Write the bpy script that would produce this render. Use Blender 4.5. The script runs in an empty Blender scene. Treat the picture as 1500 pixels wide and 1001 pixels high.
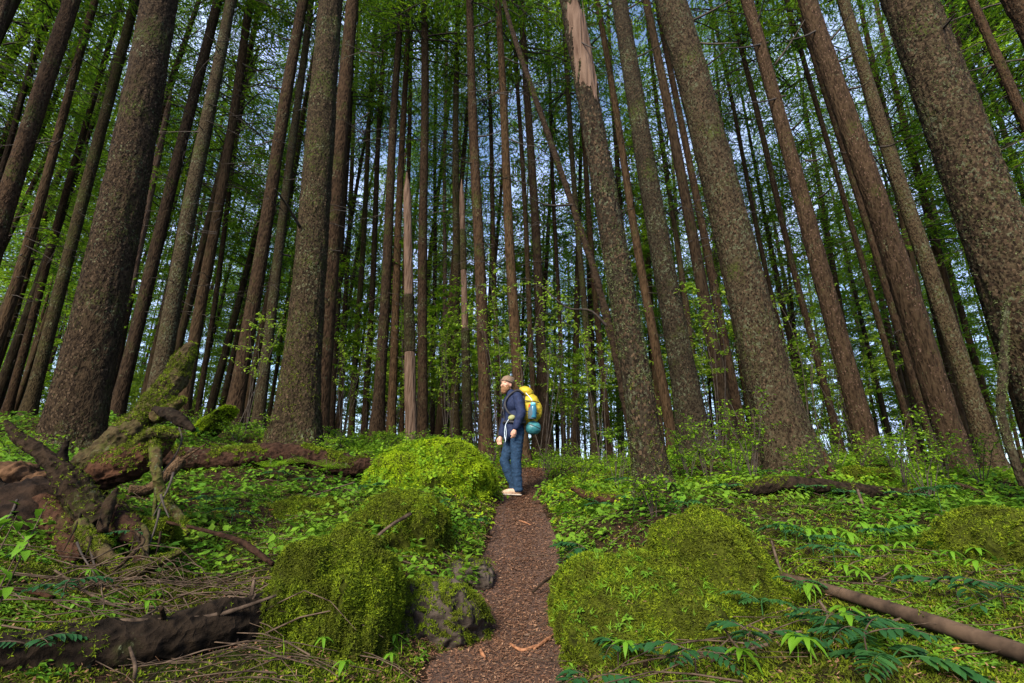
import bpy, bmesh, math, random
import numpy as np
from mathutils import Vector, Matrix
R = math.radians
rng = np.random.default_rng(7)
random.seed(7)
S = bpy.context.scene
COL = S.collection

# ------------------------------------------------------------------ camera
F_PX, PITCH, ROLL, CAM_H = 708.0, R(18.2), R(1.8), 1.0
C0 = np.array([0.0, 0.0, CAM_H])
fw = np.array([0, math.cos(PITCH), math.sin(PITCH)])
rt = np.array([1.0, 0, 0]); up = np.cross(rt, fw)
cr, sr = math.cos(ROLL), math.sin(ROLL)
rt2 = rt * cr + up * sr; up2 = up * cr - rt * sr      # camera turned a little about its own axis
cam = bpy.data.cameras.new('camera'); camo = bpy.data.objects.new('camera', cam); COL.objects.link(camo)
cam.sensor_width = 36; cam.lens = 36 * F_PX / 1500; cam.clip_start = .05; cam.clip_end = 1500
M = Matrix(((rt2[0], up2[0], -fw[0], 0), (rt2[1], up2[1], -fw[1], 0), (rt2[2], up2[2], -fw[2], CAM_H), (0, 0, 0, 1)))
camo.matrix_world = M
S.camera = camo

# ------------------------------------------------------------------ world, sun, exposure
SUN_EL, SUN_AZ = 33.0, 206.0          # azimuth: 0 = +Y, clockwise
w = bpy.data.worlds.new('World'); S.world = w; w.use_nodes = True
nt = w.node_tree; nt.nodes.clear()
N = nt.nodes.new; L = nt.links.new
out = N('ShaderNodeOutputWorld'); bg = N('ShaderNodeBackground'); sky = N('ShaderNodeTexSky')
sky.sky_type = 'NISHITA'; sky.sun_disc = False; sky.sun_elevation = R(SUN_EL); sky.sun_rotation = R(SUN_AZ)
sky.air_density = 1.0; sky.dust_density = 1.5; sky.ozone_density = 1.5
tc = N('ShaderNodeTexCoord'); mp = N('ShaderNodeMapping'); mp.inputs['Scale'].default_value = (1.6, 1.6, 3.2)
ns = N('ShaderNodeTexNoise'); ns.inputs['Scale'].default_value = 2.2; ns.inputs['Detail'].default_value = 6
cp = N('ShaderNodeValToRGB'); cp.color_ramp.elements[0].position = .38; cp.color_ramp.elements[1].position = .62
mx = N('ShaderNodeMixRGB'); mx.inputs['Color2'].default_value = (2.9, 3.6, 5.4, 1)
L(tc.outputs['Generated'], mp.inputs[0]); L(mp.outputs[0], ns.inputs[0]); L(ns.outputs[0], cp.inputs[0])
L(cp.outputs[0], mx.inputs['Fac']); L(sky.outputs[0], mx.inputs['Color1']); L(mx.outputs[0], bg.inputs[0])
bg.inputs[1].default_value = .115
L(bg.outputs[0], out.inputs[0])
sl = bpy.data.lights.new('sun', 'SUN'); sl.energy = 3.3; sl.angle = R(20); sl.color = (1, .90, .72)
so = bpy.data.objects.new('sun', sl); COL.objects.link(so)
sd = Vector((math.sin(R(SUN_AZ)) * math.cos(R(SUN_EL)), math.cos(R(SUN_AZ)) * math.cos(R(SUN_EL)), math.sin(R(SUN_EL))))
so.rotation_euler = sd.to_track_quat('Z', 'Y').to_euler(); so.location = (0, -5, 30)
S.view_settings.view_transform = 'Standard'; S.view_settings.look = 'None'
S.view_settings.exposure = 1.5; S.view_settings.gamma = 1; S.view_settings.use_curve_mapping = False
S.cycles.max_bounces = 9; S.cycles.diffuse_bounces = 7; S.cycles.glossy_bounces = 2; S.cycles.transmission_bounces = 4
S.cycles.use_denoising = True
try: S.cycles.denoiser = 'OPENIMAGEDENOISE'
except Exception: pass
S.cycles.sample_clamp_indirect = 6

# ------------------------------------------------------------------ basic maths
def ray(px, py):
    return fw * F_PX + rt2 * (px - 750) + up2 * (500 - py)
def at(px, py, Y):
    r = ray(px, py); return C0 + r * (Y / r[1])
def mpp(P):                       # metres per photo pixel at point P
    return float(np.dot(np.asarray(P) - C0, fw)) / F_PX

def _h(i, j, k, s):
    with np.errstate(over='ignore'):
        n = (i.astype(np.int64) * 374761393 + j.astype(np.int64) * 668265263 + k.astype(np.int64) * 2147483647 + s * 974634777) & 0xFFFFFFFF
        n = ((n ^ (n >> 13)) * 1274126177) & 0xFFFFFFFF
        n = ((n ^ (n >> 16)) * 2246822519) & 0xFFFFFFFF
    return ((n ^ (n >> 15)) & 0xFFFFFF) / float(0xFFFFFF)
def vnoise(p, s=0):
    p = np.asarray(p, float); f = np.floor(p); i, j, k = (f[..., a].astype(np.int64) for a in range(3))
    t = p - f; t = t * t * (3 - 2 * t); x, y, z = t[..., 0], t[..., 1], t[..., 2]; r = 0
    for a in (0, 1):
        for b in (0, 1):
            for c in (0, 1):
                r = r + _h(i + a, j + b, k + c, s) * (x if a else 1 - x) * (y if b else 1 - y) * (z if c else 1 - z)
    return r * 2 - 1
def fbm(p, o=4, s=0):
    p = np.asarray(p, float); r = 0; a = 1; t = 0
    for q in range(o):
        r = r + a * vnoise(p * (2.03 ** q) + q * 17.3, s + q); t += a; a *= .5
    return r / t

# ------------------------------------------------------------------ mesh helpers
def mesh(name, V, F, smooth=True):
    """F: (n,k) array or list of such arrays"""
    me = bpy.data.meshes.new(name)
    Fs = F if isinstance(F, list) else [F]
    Fs = [np.asarray(f, np.int32) for f in Fs if len(f)]
    V = np.asarray(V, np.float32)
    nl = sum(f.size for f in Fs); npoly = sum(len(f) for f in Fs)
    me.vertices.add(len(V)); me.vertices.foreach_set('co', V.ravel())
    me.loops.add(nl); me.loops.foreach_set('vertex_index', np.concatenate([f.ravel() for f in Fs]))
    me.polygons.add(npoly)
    cnt = np.concatenate([np.full(len(f), f.shape[1], np.int32) for f in Fs])
    me.polygons.foreach_set('loop_start', np.concatenate([[0], np.cumsum(cnt)[:-1]]).astype(np.int32))
    me.polygons.foreach_set('use_smooth', np.full(npoly, smooth))
    me.update(calc_edges=True)
    return me
def ob(name, me, mat=None, parent=None, loc=(0, 0, 0)):
    o = bpy.data.objects.new(name, me); COL.objects.link(o); o.location = loc
    if mat and me and not me.materials: me.materials.append(mat)
    if parent: o.parent = parent
    return o
def tag(o, label=None, cat=None, group=None, kind=None):
    if label: o['label'] = label
    if cat: o['category'] = cat
    if group: o['group'] = group
    if kind: o['kind'] = kind
    return o
def empty(name, loc, label, cat, group=None, rz=0):
    o = bpy.data.objects.new(name, None); COL.objects.link(o); o.location = loc; o.rotation_euler = (0, 0, rz)
    o.empty_display_size = .1
    return tag(o, label, cat, group)

class MB:
    def __init__(s): s.v = []; s.f = {}; s.n = 0
    def add(s, V, F):
        V = np.asarray(V, float); s.v.append(V)
        for f in (F if isinstance(F, list) else [F]):
            f = np.asarray(f)
            if len(f): s.f.setdefault(f.shape[1], []).append(f + s.n)
        s.n += len(V)
    def mesh(s, name, smooth=True):
        return mesh(name, np.concatenate(s.v), [np.concatenate(x) for x in s.f.values()], smooth)
    def build(s, name, mat, parent=None, loc=(0, 0, 0), smooth=True):
        return ob(name, s.mesh(name, smooth), mat, parent, loc)

def smooth_path(P, n):
    """Catmull-Rom through rows of P (any number of columns)"""
    P = np.asarray(P, float)
    if len(P) < 3: t = np.linspace(0, 1, n)[:, None]; return P[0] * (1 - t) + P[-1] * t
    Q = np.vstack([2 * P[0] - P[1], P, 2 * P[-1] - P[-2]])
    T = np.linspace(0, len(P) - 1 - 1e-6, n); i = T.astype(int); t = (T - i)[:, None]
    a, b, c, d = Q[i], Q[i + 1], Q[i + 2], Q[i + 3]
    return .5 * (2 * b + (c - a) * t + (2 * a - 5 * b + 4 * c - d) * t * t + (3 * b - a - 3 * c + d) * t ** 3)
def tube(P, r, seg=8, n=None, caps=True, disp=None):
    """P rows xyz, r radius each; returns V, [quads, tris]; disp(points, theta) -> radial factor"""
    A = np.column_stack([np.asarray(P, float), np.asarray(r, float)])
    if n: A = smooth_path(A, n)
    P, r = A[:, :3], np.maximum(A[:, 3], .0006); n = len(P)
    T = np.gradient(P, axis=0); T /= np.linalg.norm(T, axis=1)[:, None] + 1e-12
    a = np.array([0, 0, 1.0]) if abs(T[0][2]) < .8 else np.array([1.0, 0, 0])
    U = np.zeros_like(P); u = np.cross(T[0], a); u /= np.linalg.norm(u)
    for i in range(n):
        u = u - T[i] * np.dot(u, T[i]); u /= np.linalg.norm(u) + 1e-12; U[i] = u
    W = np.cross(T, U)
    th = np.linspace(0, 2 * math.pi, seg, endpoint=False)
    D = U[:, None, :] * np.cos(th)[None, :, None] + W[:, None, :] * np.sin(th)[None, :, None]
    rr = np.repeat(r[:, None], seg, 1)
    if disp is not None: rr = rr * disp(P[:, None, :] + D * rr[..., None], th[None, :] + 0 * rr)
    V = (P[:, None, :] + D * rr[..., None]).reshape(-1, 3)
    i = np.arange(n - 1)[:, None] * seg; j = np.arange(seg)[None, :]; k = (j + 1) % seg
    Q = np.stack([i + j, i + k, i + seg + k, i + seg + j], -1).reshape(-1, 4)
    tr = np.zeros((0, 3), int)
    if caps:
        V = np.vstack([V, P[0], P[-1]]); b = n * seg; jj = np.arange(seg); kk = (jj + 1) % seg
        tr = np.vstack([np.stack([np.full(seg, b), kk, jj], -1), np.stack([np.full(seg, b + 1), (n - 1) * seg + jj, (n - 1) * seg + kk], -1)])
    return V, [Q, tr]
def rough(amp, freq, s=0, stretch=None):
    def f(p, th):
        q = p * freq
        if stretch is not None: q = q * np.array(stretch)
        g = 0
        if amp > .19: u = np.linalg.norm(p - p[:1, :1], axis=-1); tw = th + .35 * u * (1 if s % 2 else -1); g = -.55 * amp * np.abs(fbm(np.stack([np.cos(tw) * 3.2, np.sin(tw) * 3.2, u * 1.1 + s], -1), 3, s + 4)) + amp * .25 * fbm(q * 4, 2, s + 5)
        return 1 + amp * fbm(q, 4, s) - amp * .6 * np.abs(fbm(q * 1.7, 3, s + 9)) + g
    return f

def frames(n, yaw):
    """orthonormal frames with z along n"""
    n = n / (np.linalg.norm(n, axis=1)[:, None] + 1e-9)
    a = np.where(np.abs(n[:, 2:3]) < .95, np.array([[0, 0, 1.0]]), np.array([[1.0, 0, 0]]))
    t = np.cross(a, n); t /= np.linalg.norm(t, axis=1)[:, None]
    b = np.cross(n, t); c, s = np.cos(yaw)[:, None], np.sin(yaw)[:, None]
    return t * c + b * s, b * c - t * s, n
def scatter(protos, P, Nrm, sc, yaw=None, tilt=.0):
    """copy prototype (V, F) shapes onto points; returns MB"""
    mb = MB(); P = np.asarray(P, float); k = len(P)
    if yaw is None: yaw = rng.random(k) * 6.283
    Nrm = Nrm + rng.normal(0, tilt, (k, 3)) if tilt else Nrm
    X, Y, Z = frames(Nrm, yaw); which = rng.integers(0, len(protos), k)
    sc = np.broadcast_to(np.asarray(sc, float), (k,))
    for q, (V, F) in enumerate(protos):
        m = which == q
        if not m.any(): continue
        W = P[m][:, None] + sc[m][:, None, None] * (V[None, :, 0:1] * X[m][:, None] + V[None, :, 1:2] * Y[m][:, None] + V[None, :, 2:3] * Z[m][:, None])
        cnt = m.sum(); Fs = F if isinstance(F, list) else [F]
        mb.add(W.reshape(-1, 3), [(f[None] + (np.arange(cnt) * len(V))[:, None, None]).reshape(-1, f.shape[1]) for f in Fs])
    return mb

# ------------------------------------------------------------------ materials
def nodes(name):
    m = bpy.data.materials.new(name); m.use_nodes = True; t = m.node_tree
    return m, t, t.nodes['Principled BSDF'], t.nodes.new, t.links.new
def ramp(N, cols, pos=None):
    r = N('ShaderNodeValToRGB'); e = r.color_ramp.elements
    while len(e) < len(cols): e.new(.5)
    for i, c in enumerate(cols):
        e[i].position = pos[i] if pos else i / (len(cols) - 1)
        e[i].color = (*c, 1)
    return r
def coords(N, L, scale=(1, 1, 1), kind='Object'):
    a = N('ShaderNodeTexCoord'); b = N('ShaderNodeMapping'); b.inputs['Scale'].default_value = scale
    L(a.outputs[kind], b.inputs[0]); return b.outputs[0]
def noise(N, L, co, scale, detail=5, rough=.6):
    n = N('ShaderNodeTexNoise'); n.inputs['Scale'].default_value = scale; n.inputs['Detail'].default_value = detail
    n.inputs['Roughness'].default_value = rough; L(co, n.inputs['Vector']); return n.outputs[0]
def math_(N, L, op, a, b=None, clamp=False):
    m = N('ShaderNodeMath'); m.operation = op; m.use_clamp = clamp
    for i, v in enumerate((a, b)):
        if v is None: continue
        if isinstance(v, (int, float)): m.inputs[i].default_value = v
        else: L(v, m.inputs[i])
    return m.outputs[0]
def mix(N, L, fac, a, b, mode='MIX'):
    m = N('ShaderNodeMixRGB'); m.blend_type = mode
    for k, v in (('Fac', fac), ('Color1', a), ('Color2', b)):
        if isinstance(v, (int, float)): m.inputs[k].default_value = v
        elif isinstance(v, tuple): m.inputs[k].default_value = (*v, 1)
        else: L(v, m.inputs[k])
    return m.outputs[0]
def bump(N, L, h, strength, dist, p):
    b = N('ShaderNodeBump'); b.inputs['Strength'].default_value = strength; b.inputs['Distance'].default_value = dist
    L(h, b.inputs['Height']); L(b.outputs[0], p.inputs['Normal'])

def bark_mat(name, dark, mid, light, moss=.0, lichen=.0, zs=.35, sc=16.0, rnd=True, mosscol=(.055, .075, .012), lichcol=(.16, .18, .10), gain=.58):
    m, t, p, N, L = nodes(name)
    co = coords(N, L, (1, 1, zs)); co1 = coords(N, L, (1, 1, .8))
    n1 = noise(N, L, co, sc, 7, .65)
    v = N('ShaderNodeTexVoronoi'); v.inputs['Scale'].default_value = sc * 1.3; v.feature = 'F1'
    wob = N('ShaderNodeVectorMath'); wob.operation = 'ADD'; nn = N('ShaderNodeTexNoise'); nn.inputs['Scale'].default_value = sc * .7
    sc_ = N('ShaderNodeVectorMath'); sc_.operation = 'SCALE'; sc_.inputs['Scale'].default_value = .12
    L(co, nn.inputs['Vector']); L(nn.outputs['Color'], sc_.inputs[0]); L(co, wob.inputs[0]); L(sc_.outputs[0], wob.inputs[1]); L(wob.outputs[0], v.inputs['Vector'])
    h = math_(N, L, 'ADD', math_(N, L, 'MULTIPLY', n1, .7), math_(N, L, 'MULTIPLY', v.outputs['Distance'], .6))
    r = ramp(N, [dark, mid, light], [.3, .5, .78]); L(h, r.inputs[0]); c = r.outputs[0]
    big = noise(N, L, co1, .8, 3)
    c = mix(N, L, math_(N, L, 'MULTIPLY', big, .5), c, mid)
    if rnd:
        oi = N('ShaderNodeObjectInfo'); rr = ramp(N, [(.60, .61, .58), (.95, .92, .80), (1.2, 1.08, .88)]); L(oi.outputs['Random'], rr.inputs[0])
        c = mix(N, L, 1.0, c, rr.outputs[0], 'MULTIPLY')
    if moss:
        mm = noise(N, L, co1, 1.3, 5, .7); f = ramp(N, [(0, 0, 0), (1, 1, 1)], [.62 - moss * .3, .75 - moss * .3]); L(mm, f.inputs[0])
        fine = noise(N, L, co1, 30, 3); ff = ramp(N, [(0, 0, 0), (1, 1, 1)], [.42, .56]); L(fine, ff.inputs[0])
        c = mix(N, L, math_(N, L, 'MULTIPLY', math_(N, L, 'MULTIPLY', f.outputs[0], ff.outputs[0]), .8), c, mosscol)
    if lichen:
        lv = noise(N, L, co1, 22, 4, .7); lm = noise(N, L, co1, 2.1, 4, .6)
        f = ramp(N, [(0, 0, 0), (1, 1, 1)], [.60 - lichen * .1, .63 - lichen * .1]); L(lv, f.inputs[0])
        g = ramp(N, [(0, 0, 0), (1, 1, 1)], [.58 - lichen * .2, .68 - lichen * .2]); L(lm, g.inputs[0])
        c = mix(N, L, math_(N, L, 'MULTIPLY', math_(N, L, 'MULTIPLY', f.outputs[0], g.outputs[0]), .75), c, lichcol)
    c = mix(N, L, 1.0, c, (gain, gain, gain), 'MULTIPLY')
    L(c, p.inputs['Base Color']); p.inputs['Roughness'].default_value = .95; p.inputs['Specular IOR Level'].default_value = .08
    bump(N, L, h, 1.0, .035, p)
    return m

def leaf_mat(name, cols, trans=.45, rough_=.5, spec=.3, patch=None):
    m, t, p, N, L = nodes(name)
    g = N('ShaderNodeNewGeometry'); r = ramp(N, cols); L(g.outputs['Random Per Island'], r.inputs[0]); c = r.outputs[0]
    if patch:
        co = coords(N, L); n = noise(N, L, co, patch[0], 3); rr = ramp(N, [(0, 0, 0), (1, 1, 1)], [.42, .62]); L(n, rr.inputs[0])
        c = mix(N, L, math_(N, L, 'MULTIPLY', rr.outputs[0], .75), c, patch[1])
    L(c, p.inputs['Base Color']); p.inputs['Roughness'].default_value = rough_; p.inputs['Specular IOR Level'].default_value = spec
    if trans:
        tr = N('ShaderNodeBsdfTranslucent'); L(c, tr.inputs[0]); ms = N('ShaderNodeMixShader'); ms.inputs[0].default_value = trans
        L(p.outputs[0], ms.inputs[1]); L(tr.outputs[0], ms.inputs[2]); L(ms.outputs[0], t.nodes['Material Output'].inputs[0])
    return m
def flat_mat(name, a, b, sc=20, rough_=.8, bmp=0, zs=1, spec=.3):
    m, t, p, N, L = nodes(name)
    co = coords(N, L, (1, 1, zs)); n = noise(N, L, co, sc, 5); r = ramp(N, [a, b], [.35, .65]); L(n, r.inputs[0])
    L(r.outputs[0], p.inputs['Base Color']); p.inputs['Roughness'].default_value = rough_; p.inputs['Specular IOR Level'].default_value = spec
    if bmp: bump(N, L, n, .8, bmp, p)
    return m

BARK = bark_mat('fir_bark', (0.006, 0.004, 0.003), (0.026, 0.016, 0.011), (0.075, 0.048, 0.032), .25, .25)
BARK_B = bark_mat('scaly_brown_bark', (0.005, 0.0035, 0.003), (0.026, 0.017, 0.011), (0.08, 0.054, 0.034), .30, .35, zs=.5, sc=20)
BARK_M = bark_mat('mossy_bark', (0.006, 0.005, 0.003), (0.028, 0.021, 0.012), (0.085, 0.065, 0.038), .4, .4, zs=.5, sc=20)
BARK_L = bark_mat('lichen_bark', (0.006, 0.005, 0.004), (0.03, 0.022, 0.015), (0.085, 0.068, 0.046), .3, .6, zs=.6, sc=20, lichcol=(.12, .135, .08))
BARK_R = bark_mat('reddish_ridged_bark', (0.008, 0.005, 0.003), (0.034, 0.022, 0.014), (0.095, 0.063, 0.041), .1, .15, zs=.22, sc=18)
BARK_FAR = bark_mat('far_trunk_bark', (0.009, 0.006, 0.004), (0.03, 0.02, 0.013), (0.07, 0.05, 0.033), .3, .3, zs=.2, sc=9)
BARE = bark_mat('bare_weathered_wood', (.03, .020, .015), (.11, .068, .048), (.23, .155, .115), 0, 0, zs=.08, sc=14, rnd=False)
WOOD_D = bark_mat('dark_rotting_wood', (0.004, 0.003, 0.0025), (0.016, 0.011, 0.008), (0.045, 0.031, 0.023), .15, .1, zs=1, sc=14)
WOOD_M = bark_mat('mossy_dead_wood', (0.012, 0.009, 0.005), (0.055, 0.04, 0.022), (0.13, 0.1, 0.055), .55, .3, zs=1, sc=14, mosscol=(.085, .11, .015))
WOOD_RED = bark_mat('red_rotting_wood', (0.008, 0.005, 0.004), (0.038, 0.019, 0.014), (0.1, 0.052, 0.036), .1, .1, zs=1, sc=14)
POLE = flat_mat('weathered_pole_wood', (.020, .013, .009), (.085, .055, .036), 9, .85, .004, 1, .15)
WOOD_T = bark_mat('tan_dead_branch', (0.03, 0.019, 0.012), (0.08, 0.052, 0.034), (0.16, 0.11, 0.075), .05, .1, zs=1, sc=25)
TWIG = flat_mat('grey_brown_twig', (.022, .015, .011), (.10, .07, .05), 18, .9, 0, 1, .1)
DEADTWIG = flat_mat('dark_dead_twig', (.015, .011, .009), (.05, .038, .03), 12)
NEEDLE = leaf_mat('fir_needles', [(.025, .085, .012), (.070, .18, .014), (.14, .28, .016), (.24, .38, .020)], .62, .6, .10, (.12, (.22, .36, .015)))
MAPLE = leaf_mat('yellow_green_leaves', [(.16, .30, .02), (.24, .38, .03), (.32, .44, .04)], .55)
SHRUB = leaf_mat('fresh_green_shrub_leaves', [(.085, .19, .012), (.16, .30, .015), (.25, .39, .02)], .5, .65, .12)
HERB = leaf_mat('woodland_herb_leaves', [(.035, .10, .010), (.075, .19, .014), (.13, .27, .016)], .4, .7, .12, patch=(1.2, (.14, .24, .02)))
BRIGHT = leaf_mat('bright_drooping_leaves', [(.08, .20, .012), (.13, .28, .016), (.18, .34, .02)], .4, .55, .2)
GLOSSY = leaf_mat('blue_green_glossy_leaflets', [(.012, .050, .016), (.022, .080, .022), (.036, .11, .026)], .25, .5, .2)
FERNM = leaf_mat('fern_fronds', [(.02, .08, .02), (.04, .12, .025)], .35)
MOSS = leaf_mat('yellow_green_moss', [(.030, .050, .004), (.075, .115, .006), (.135, .19, .009), (.21, .27, .012)], .25, .8, .1, (4, (.050, .055, .007)))
MOSS_B = leaf_mat('bright_lime_moss', [(.15, .24, .008), (.26, .38, .010), (.38, .50, .014)], .3, .8, .1, (4, (.13, .20, .012)))
LICH = leaf_mat('pale_lichen_flakes', [(.035, .048, .014), (.07, .09, .030), (.15, .175, .08)], .1, .9, .1)
LITTER = leaf_mat('needle_litter', [(.05, .022, .012), (.11, .05, .028), (.17, .085, .048), (.26, .15, .09)], 0, .8, .2)
DEADLEAF = leaf_mat('orange_fallen_leaf', [(.45, .13, .04), (.5, .25, .06), (.35, .16, .10)], .2)
ROCKM = flat_mat('damp_dark_rock', (.018, .014, .012), (.07, .055, .045), 9, .9, .03, 1, .1)
SOILROCK = flat_mat('brown_earth_lump', (.03, .017, .010), (.10, .055, .030), 7, .95, .02, 1, .05)

# ------------------------------------------------------------------ terrain
PATHPX = [(600, 836, 1030, 2.45), (628, 834, 960, 2.85), (680, 826, 885, 3.5), (700, 826, 830, 4.3), (714, 812, 780, 5.3), (728, 800, 748, 6.5), (737, 793, 728, 7.6)]
_pp = [(0.5 * (at(a, y, Y)[0] + at(b, y, Y)[0]), Y, at((a + b) / 2, y, Y)[2], 0.5 * (at(b, y, Y)[0] - at(a, y, Y)[0])) for a, b, y, Y in PATHPX]
_pY = np.array([-4.0] + [p[1] for p in _pp] + [9.5, 12, 16]); 
_pX = np.array([_pp[0][0] - .25] + [p[0] for p in _pp] + [.45, .9, 1.6])
_pW = np.array([_pp[0][3]] + [p[3] for p in _pp] + [.35, .3, .25])
def path_x(Y): return np.interp(Y, _pY, _pX)
def path_w(Y): return np.interp(Y, _pY, _pW)

TREES = [  # base x, base y, width, top x, top y, width there, Y, bark, name, label
 (110, 640, 108, 236, 0, 70, 6.8, BARK_B, 'fir_tree', 'massive scaly brown trunk, thickest on the left, behind the uprooted stump'),
 (432, 655, 84, 487, 0, 42, 8.0, BARK_M, 'fir_tree', 'thick trunk with mossy foot behind the left fallen log, a dead twig sticking out'),
 (464, 645, 38, 516, 0, 22, 11, BARK, 'fir_tree', 'dark trunk half hidden behind the right edge of the mossy-footed thick trunk'),
 (-150, 660, 45, 8, 0, 27, 8, BARK_R, 'fir_tree', 'reddish trunk cutting the top left corner of the photo'),
 (-95, 655, 56, 102, 0, 33, 9, BARK, 'fir_tree', 'tall dark trunk leaning across the upper left, left of the thin split pair'),
 (-125, 655, 20, 74, 0, 11, 14, BARK, 'fir_tree', 'slim dark trunk between the top left corner trunk and the wide leaning one'),
 (-38, 620, 32, 143, 0, 15, 12, BARK_R, 'fir_tree', 'slender trunk with peeling light brown lower bark near the left edge'),
 (8, 612, 24, 176, 0, 10, 18, BARK, 'fir_tree', 'slim branchy-topped trunk second to the left of the massive scaly trunk'),
 (36, 625, 36, 197, 0, 19, 13.5, BARK_M, 'fir_tree', 'dark trunk with mossy foot touching the left side of the massive scaly trunk'),
 (168, 615, 36, 319, 0, 18, 13, BARK, 'fir_tree', 'left one of the twin dark trunks right of the massive scaly trunk'),
 (218, 640, 48, 336, 0, 20, 11, BARK_L, 'fir_tree', 'right one of the twin dark trunks, with a pale lichen patch'),
 (262, 640, 32, 368, 0, 14, 14, BARK_R, 'fir_tree', 'brown trunk directly behind the mossy tip of the uprooted stump'),
 (284, 640, 14, 378, 0, 7, 21, BARK, 'fir_tree', 'very thin dark trunk right of the brown trunk behind the stump tip'),
 (340, 622, 36, 445, 0, 19, 12, BARK, 'fir_tree', 'straight dark trunk rising behind the leaning moss slab on the left'),
 (374, 645, 28, 455, 0, 11, 15, BARK_L, 'fir_tree', 'lichen grey trunk in the gap left of the mossy-footed thick trunk'),
 (482, 652, 17, 521, 0, 8, 20, BARK, 'fir_tree', 'slim trunk first to the right of the mossy-footed thick trunk'),
 (496, 655, 12, 527, 0, 6, 26, BARK, 'fir_tree', 'thinnest trunk in the dark row left of the lime moss mound'),
 (513, 655, 15, 552, 0, 6, 22, BARK_M, 'fir_tree', 'greenish slim trunk in the dark row left of the lime moss mound'),
 (532, 652, 15, 566, 0, 7, 21, BARK, 'fir_tree', 'slim trunk close left of the wide dark trunk behind the lime moss mound'),
 (551, 648, 28, 588, 0, 10, 15, BARK, 'fir_tree', 'wide dark trunk left of the bare pink snag with a brown trunk between them'),
 (572, 645, 20, 598, 0, 8, 17, BARK_R, 'fir_tree', 'reddish brown trunk between the wide dark trunk and the bare pink snag'),
 (588, 645, 11, 604, 0, 6, 22, BARK, 'fir_tree', 'thin dark trunk peeking out on the left of the bare pink snag'),
 (619, 650, 19, 622, 0, 12, 15, BARK, 'fir_tree', 'dark straight trunk touching the right side of the bare pink snag'),
 (634, 650, 9, 640, 0, 5, 26, BARK, 'fir_tree', 'thin dark trunk above the top of the lime moss mound'),
 (649, 650, 9, 654, 0, 5, 24, BARE, 'fir_tree', 'thin pale peeled trunk above the right part of the lime moss mound'),
 (666, 652, 20, 670, 0, 8, 17, BARK_M, 'fir_tree', 'mossy straight trunk left of the short broken snag'),
 (713, 685, 30, 688, 0, 12, 12, BARK, 'fir_tree', 'straight dark trunk left of the hiker, nearest of the centre trunks'),
 (733, 680, 11, 712, 0, 6, 20, BARK, 'fir_tree', 'thin trunk between the straight dark trunk and the hiker'),
 (766, 690, 28, 728, 0, 10, 13, BARK_R, 'fir_tree', 'brown trunk rising directly behind the hiker with yellow-green leaves across it'),
 (787, 685, 13, 752, 0, 6, 18, BARK_R, 'fir_tree', 'thin brown trunk just right of the backpack'),
 (802, 682, 25, 765, 0, 10, 15, BARK, 'fir_tree', 'medium trunk standing right of the yellow backpack'),
 (827, 672, 11, 800, 0, 5, 22, BARK, 'fir_tree', 'thin trunk second to the right of the yellow backpack'),
 (873, 690, 16, 822, 0, 7, 18, BARK_M, 'fir_tree', 'slim mossy trunk midway between the hiker and the lichen-crusted tree'),
 (893, 680, 16, 838, 0, 6, 20, BARK, 'fir_tree', 'slim dark trunk close left of the lichen-crusted tree'),
 (988, 665, 24, 873, 0, 9, 14, BARK_R, 'fir_tree', 'slim brown trunk behind the right side of the lichen-crusted tree'),
 (1022, 655, 60, 904, 0, 25, 8.5, BARK_L, 'fir_tree', 'thick greyish trunk with one trunk gap right of the lichen-crusted broken tree'),
 (1074, 655, 34, 947, 0, 13, 11, BARK_R, 'fir_tree', 'brown trunk between the thick greyish trunk and the wide-footed giant'),
 (1092, 655, 24, 962, 0, 9, 13, BARK, 'fir_tree', 'dark trunk half hidden by the wide-footed giant on its left side'),
 (1160, 690, 92, 982, 0, 50, 7.0, BARK_L, 'fir_tree', 'giant trunk with a wide flaring lichen-covered foot right of centre'),
 (1183, 680, 13, 1040, 0, 6, 20, BARK, 'fir_tree', 'thin trunk just above the right flank of the wide-footed giant'),
 (1236, 678, 19, 1066, 0, 8, 16, BARK, 'fir_tree', 'slim dark trunk right of the wide-footed giant'),
 (1258, 678, 14, 1110, 0, 6, 18, BARK_M, 'fir_tree', 'pale greenish slim trunk left of the knobbly trunk'),
 (1278, 672, 52, 1094, 0, 21, 9, BARK_R, 'fir_tree', 'knobbly trunk with bare branch stubs between the giant and the smooth brown trunk'),
 (1352, 695, 17, 1152, 0, 8, 15, BARK, 'fir_tree', 'thin dark trunk right of the knobbly trunk, bright slits of sky beside it'),
 (1380, 695, 25, 1168, 0, 10, 13, BARK, 'fir_tree', 'dark trunk hugging the left side of the smooth brown trunk'),
 (1412, 705, 56, 1186, 0, 34, 8.5, BARK_R, 'fir_tree', 'smooth brown trunk with small knots, fourth thick one from the right edge'),
 (1464, 712, 54, 1236, 0, 21, 9, BARK_L, 'fir_tree', 'trunk crusted in pale green lichen left of the huge dark leaning trunk'),
 (1530, 730, 34, 1388, 0, 12, 12, BARK, 'fir_tree', 'dark narrow trunk seen below the huge dark leaning trunk'),
 (1620, 770, 152, 1326, 0, 100, 4.6, BARK_L, 'fir_tree', 'huge dark leaning trunk crusted with lichen in the upper right'),
 (1750, 740, 36, 1425, 0, 18, 9, BARK, 'fir_tree', 'slim dark trunk right of the huge leaning trunk, by the upper right edge'),
 (1880, 760, 90, 1487, 0, 52, 6, BARK, 'fir_tree', 'dark trunk filling the very top right corner'),
]
SNAG = [(962, 742, 68, 838, 0, 31, 5.2)]
ctrl = []
for q in _pp:
    ctrl.append((q[0], q[1], q[2] - .03))
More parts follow.
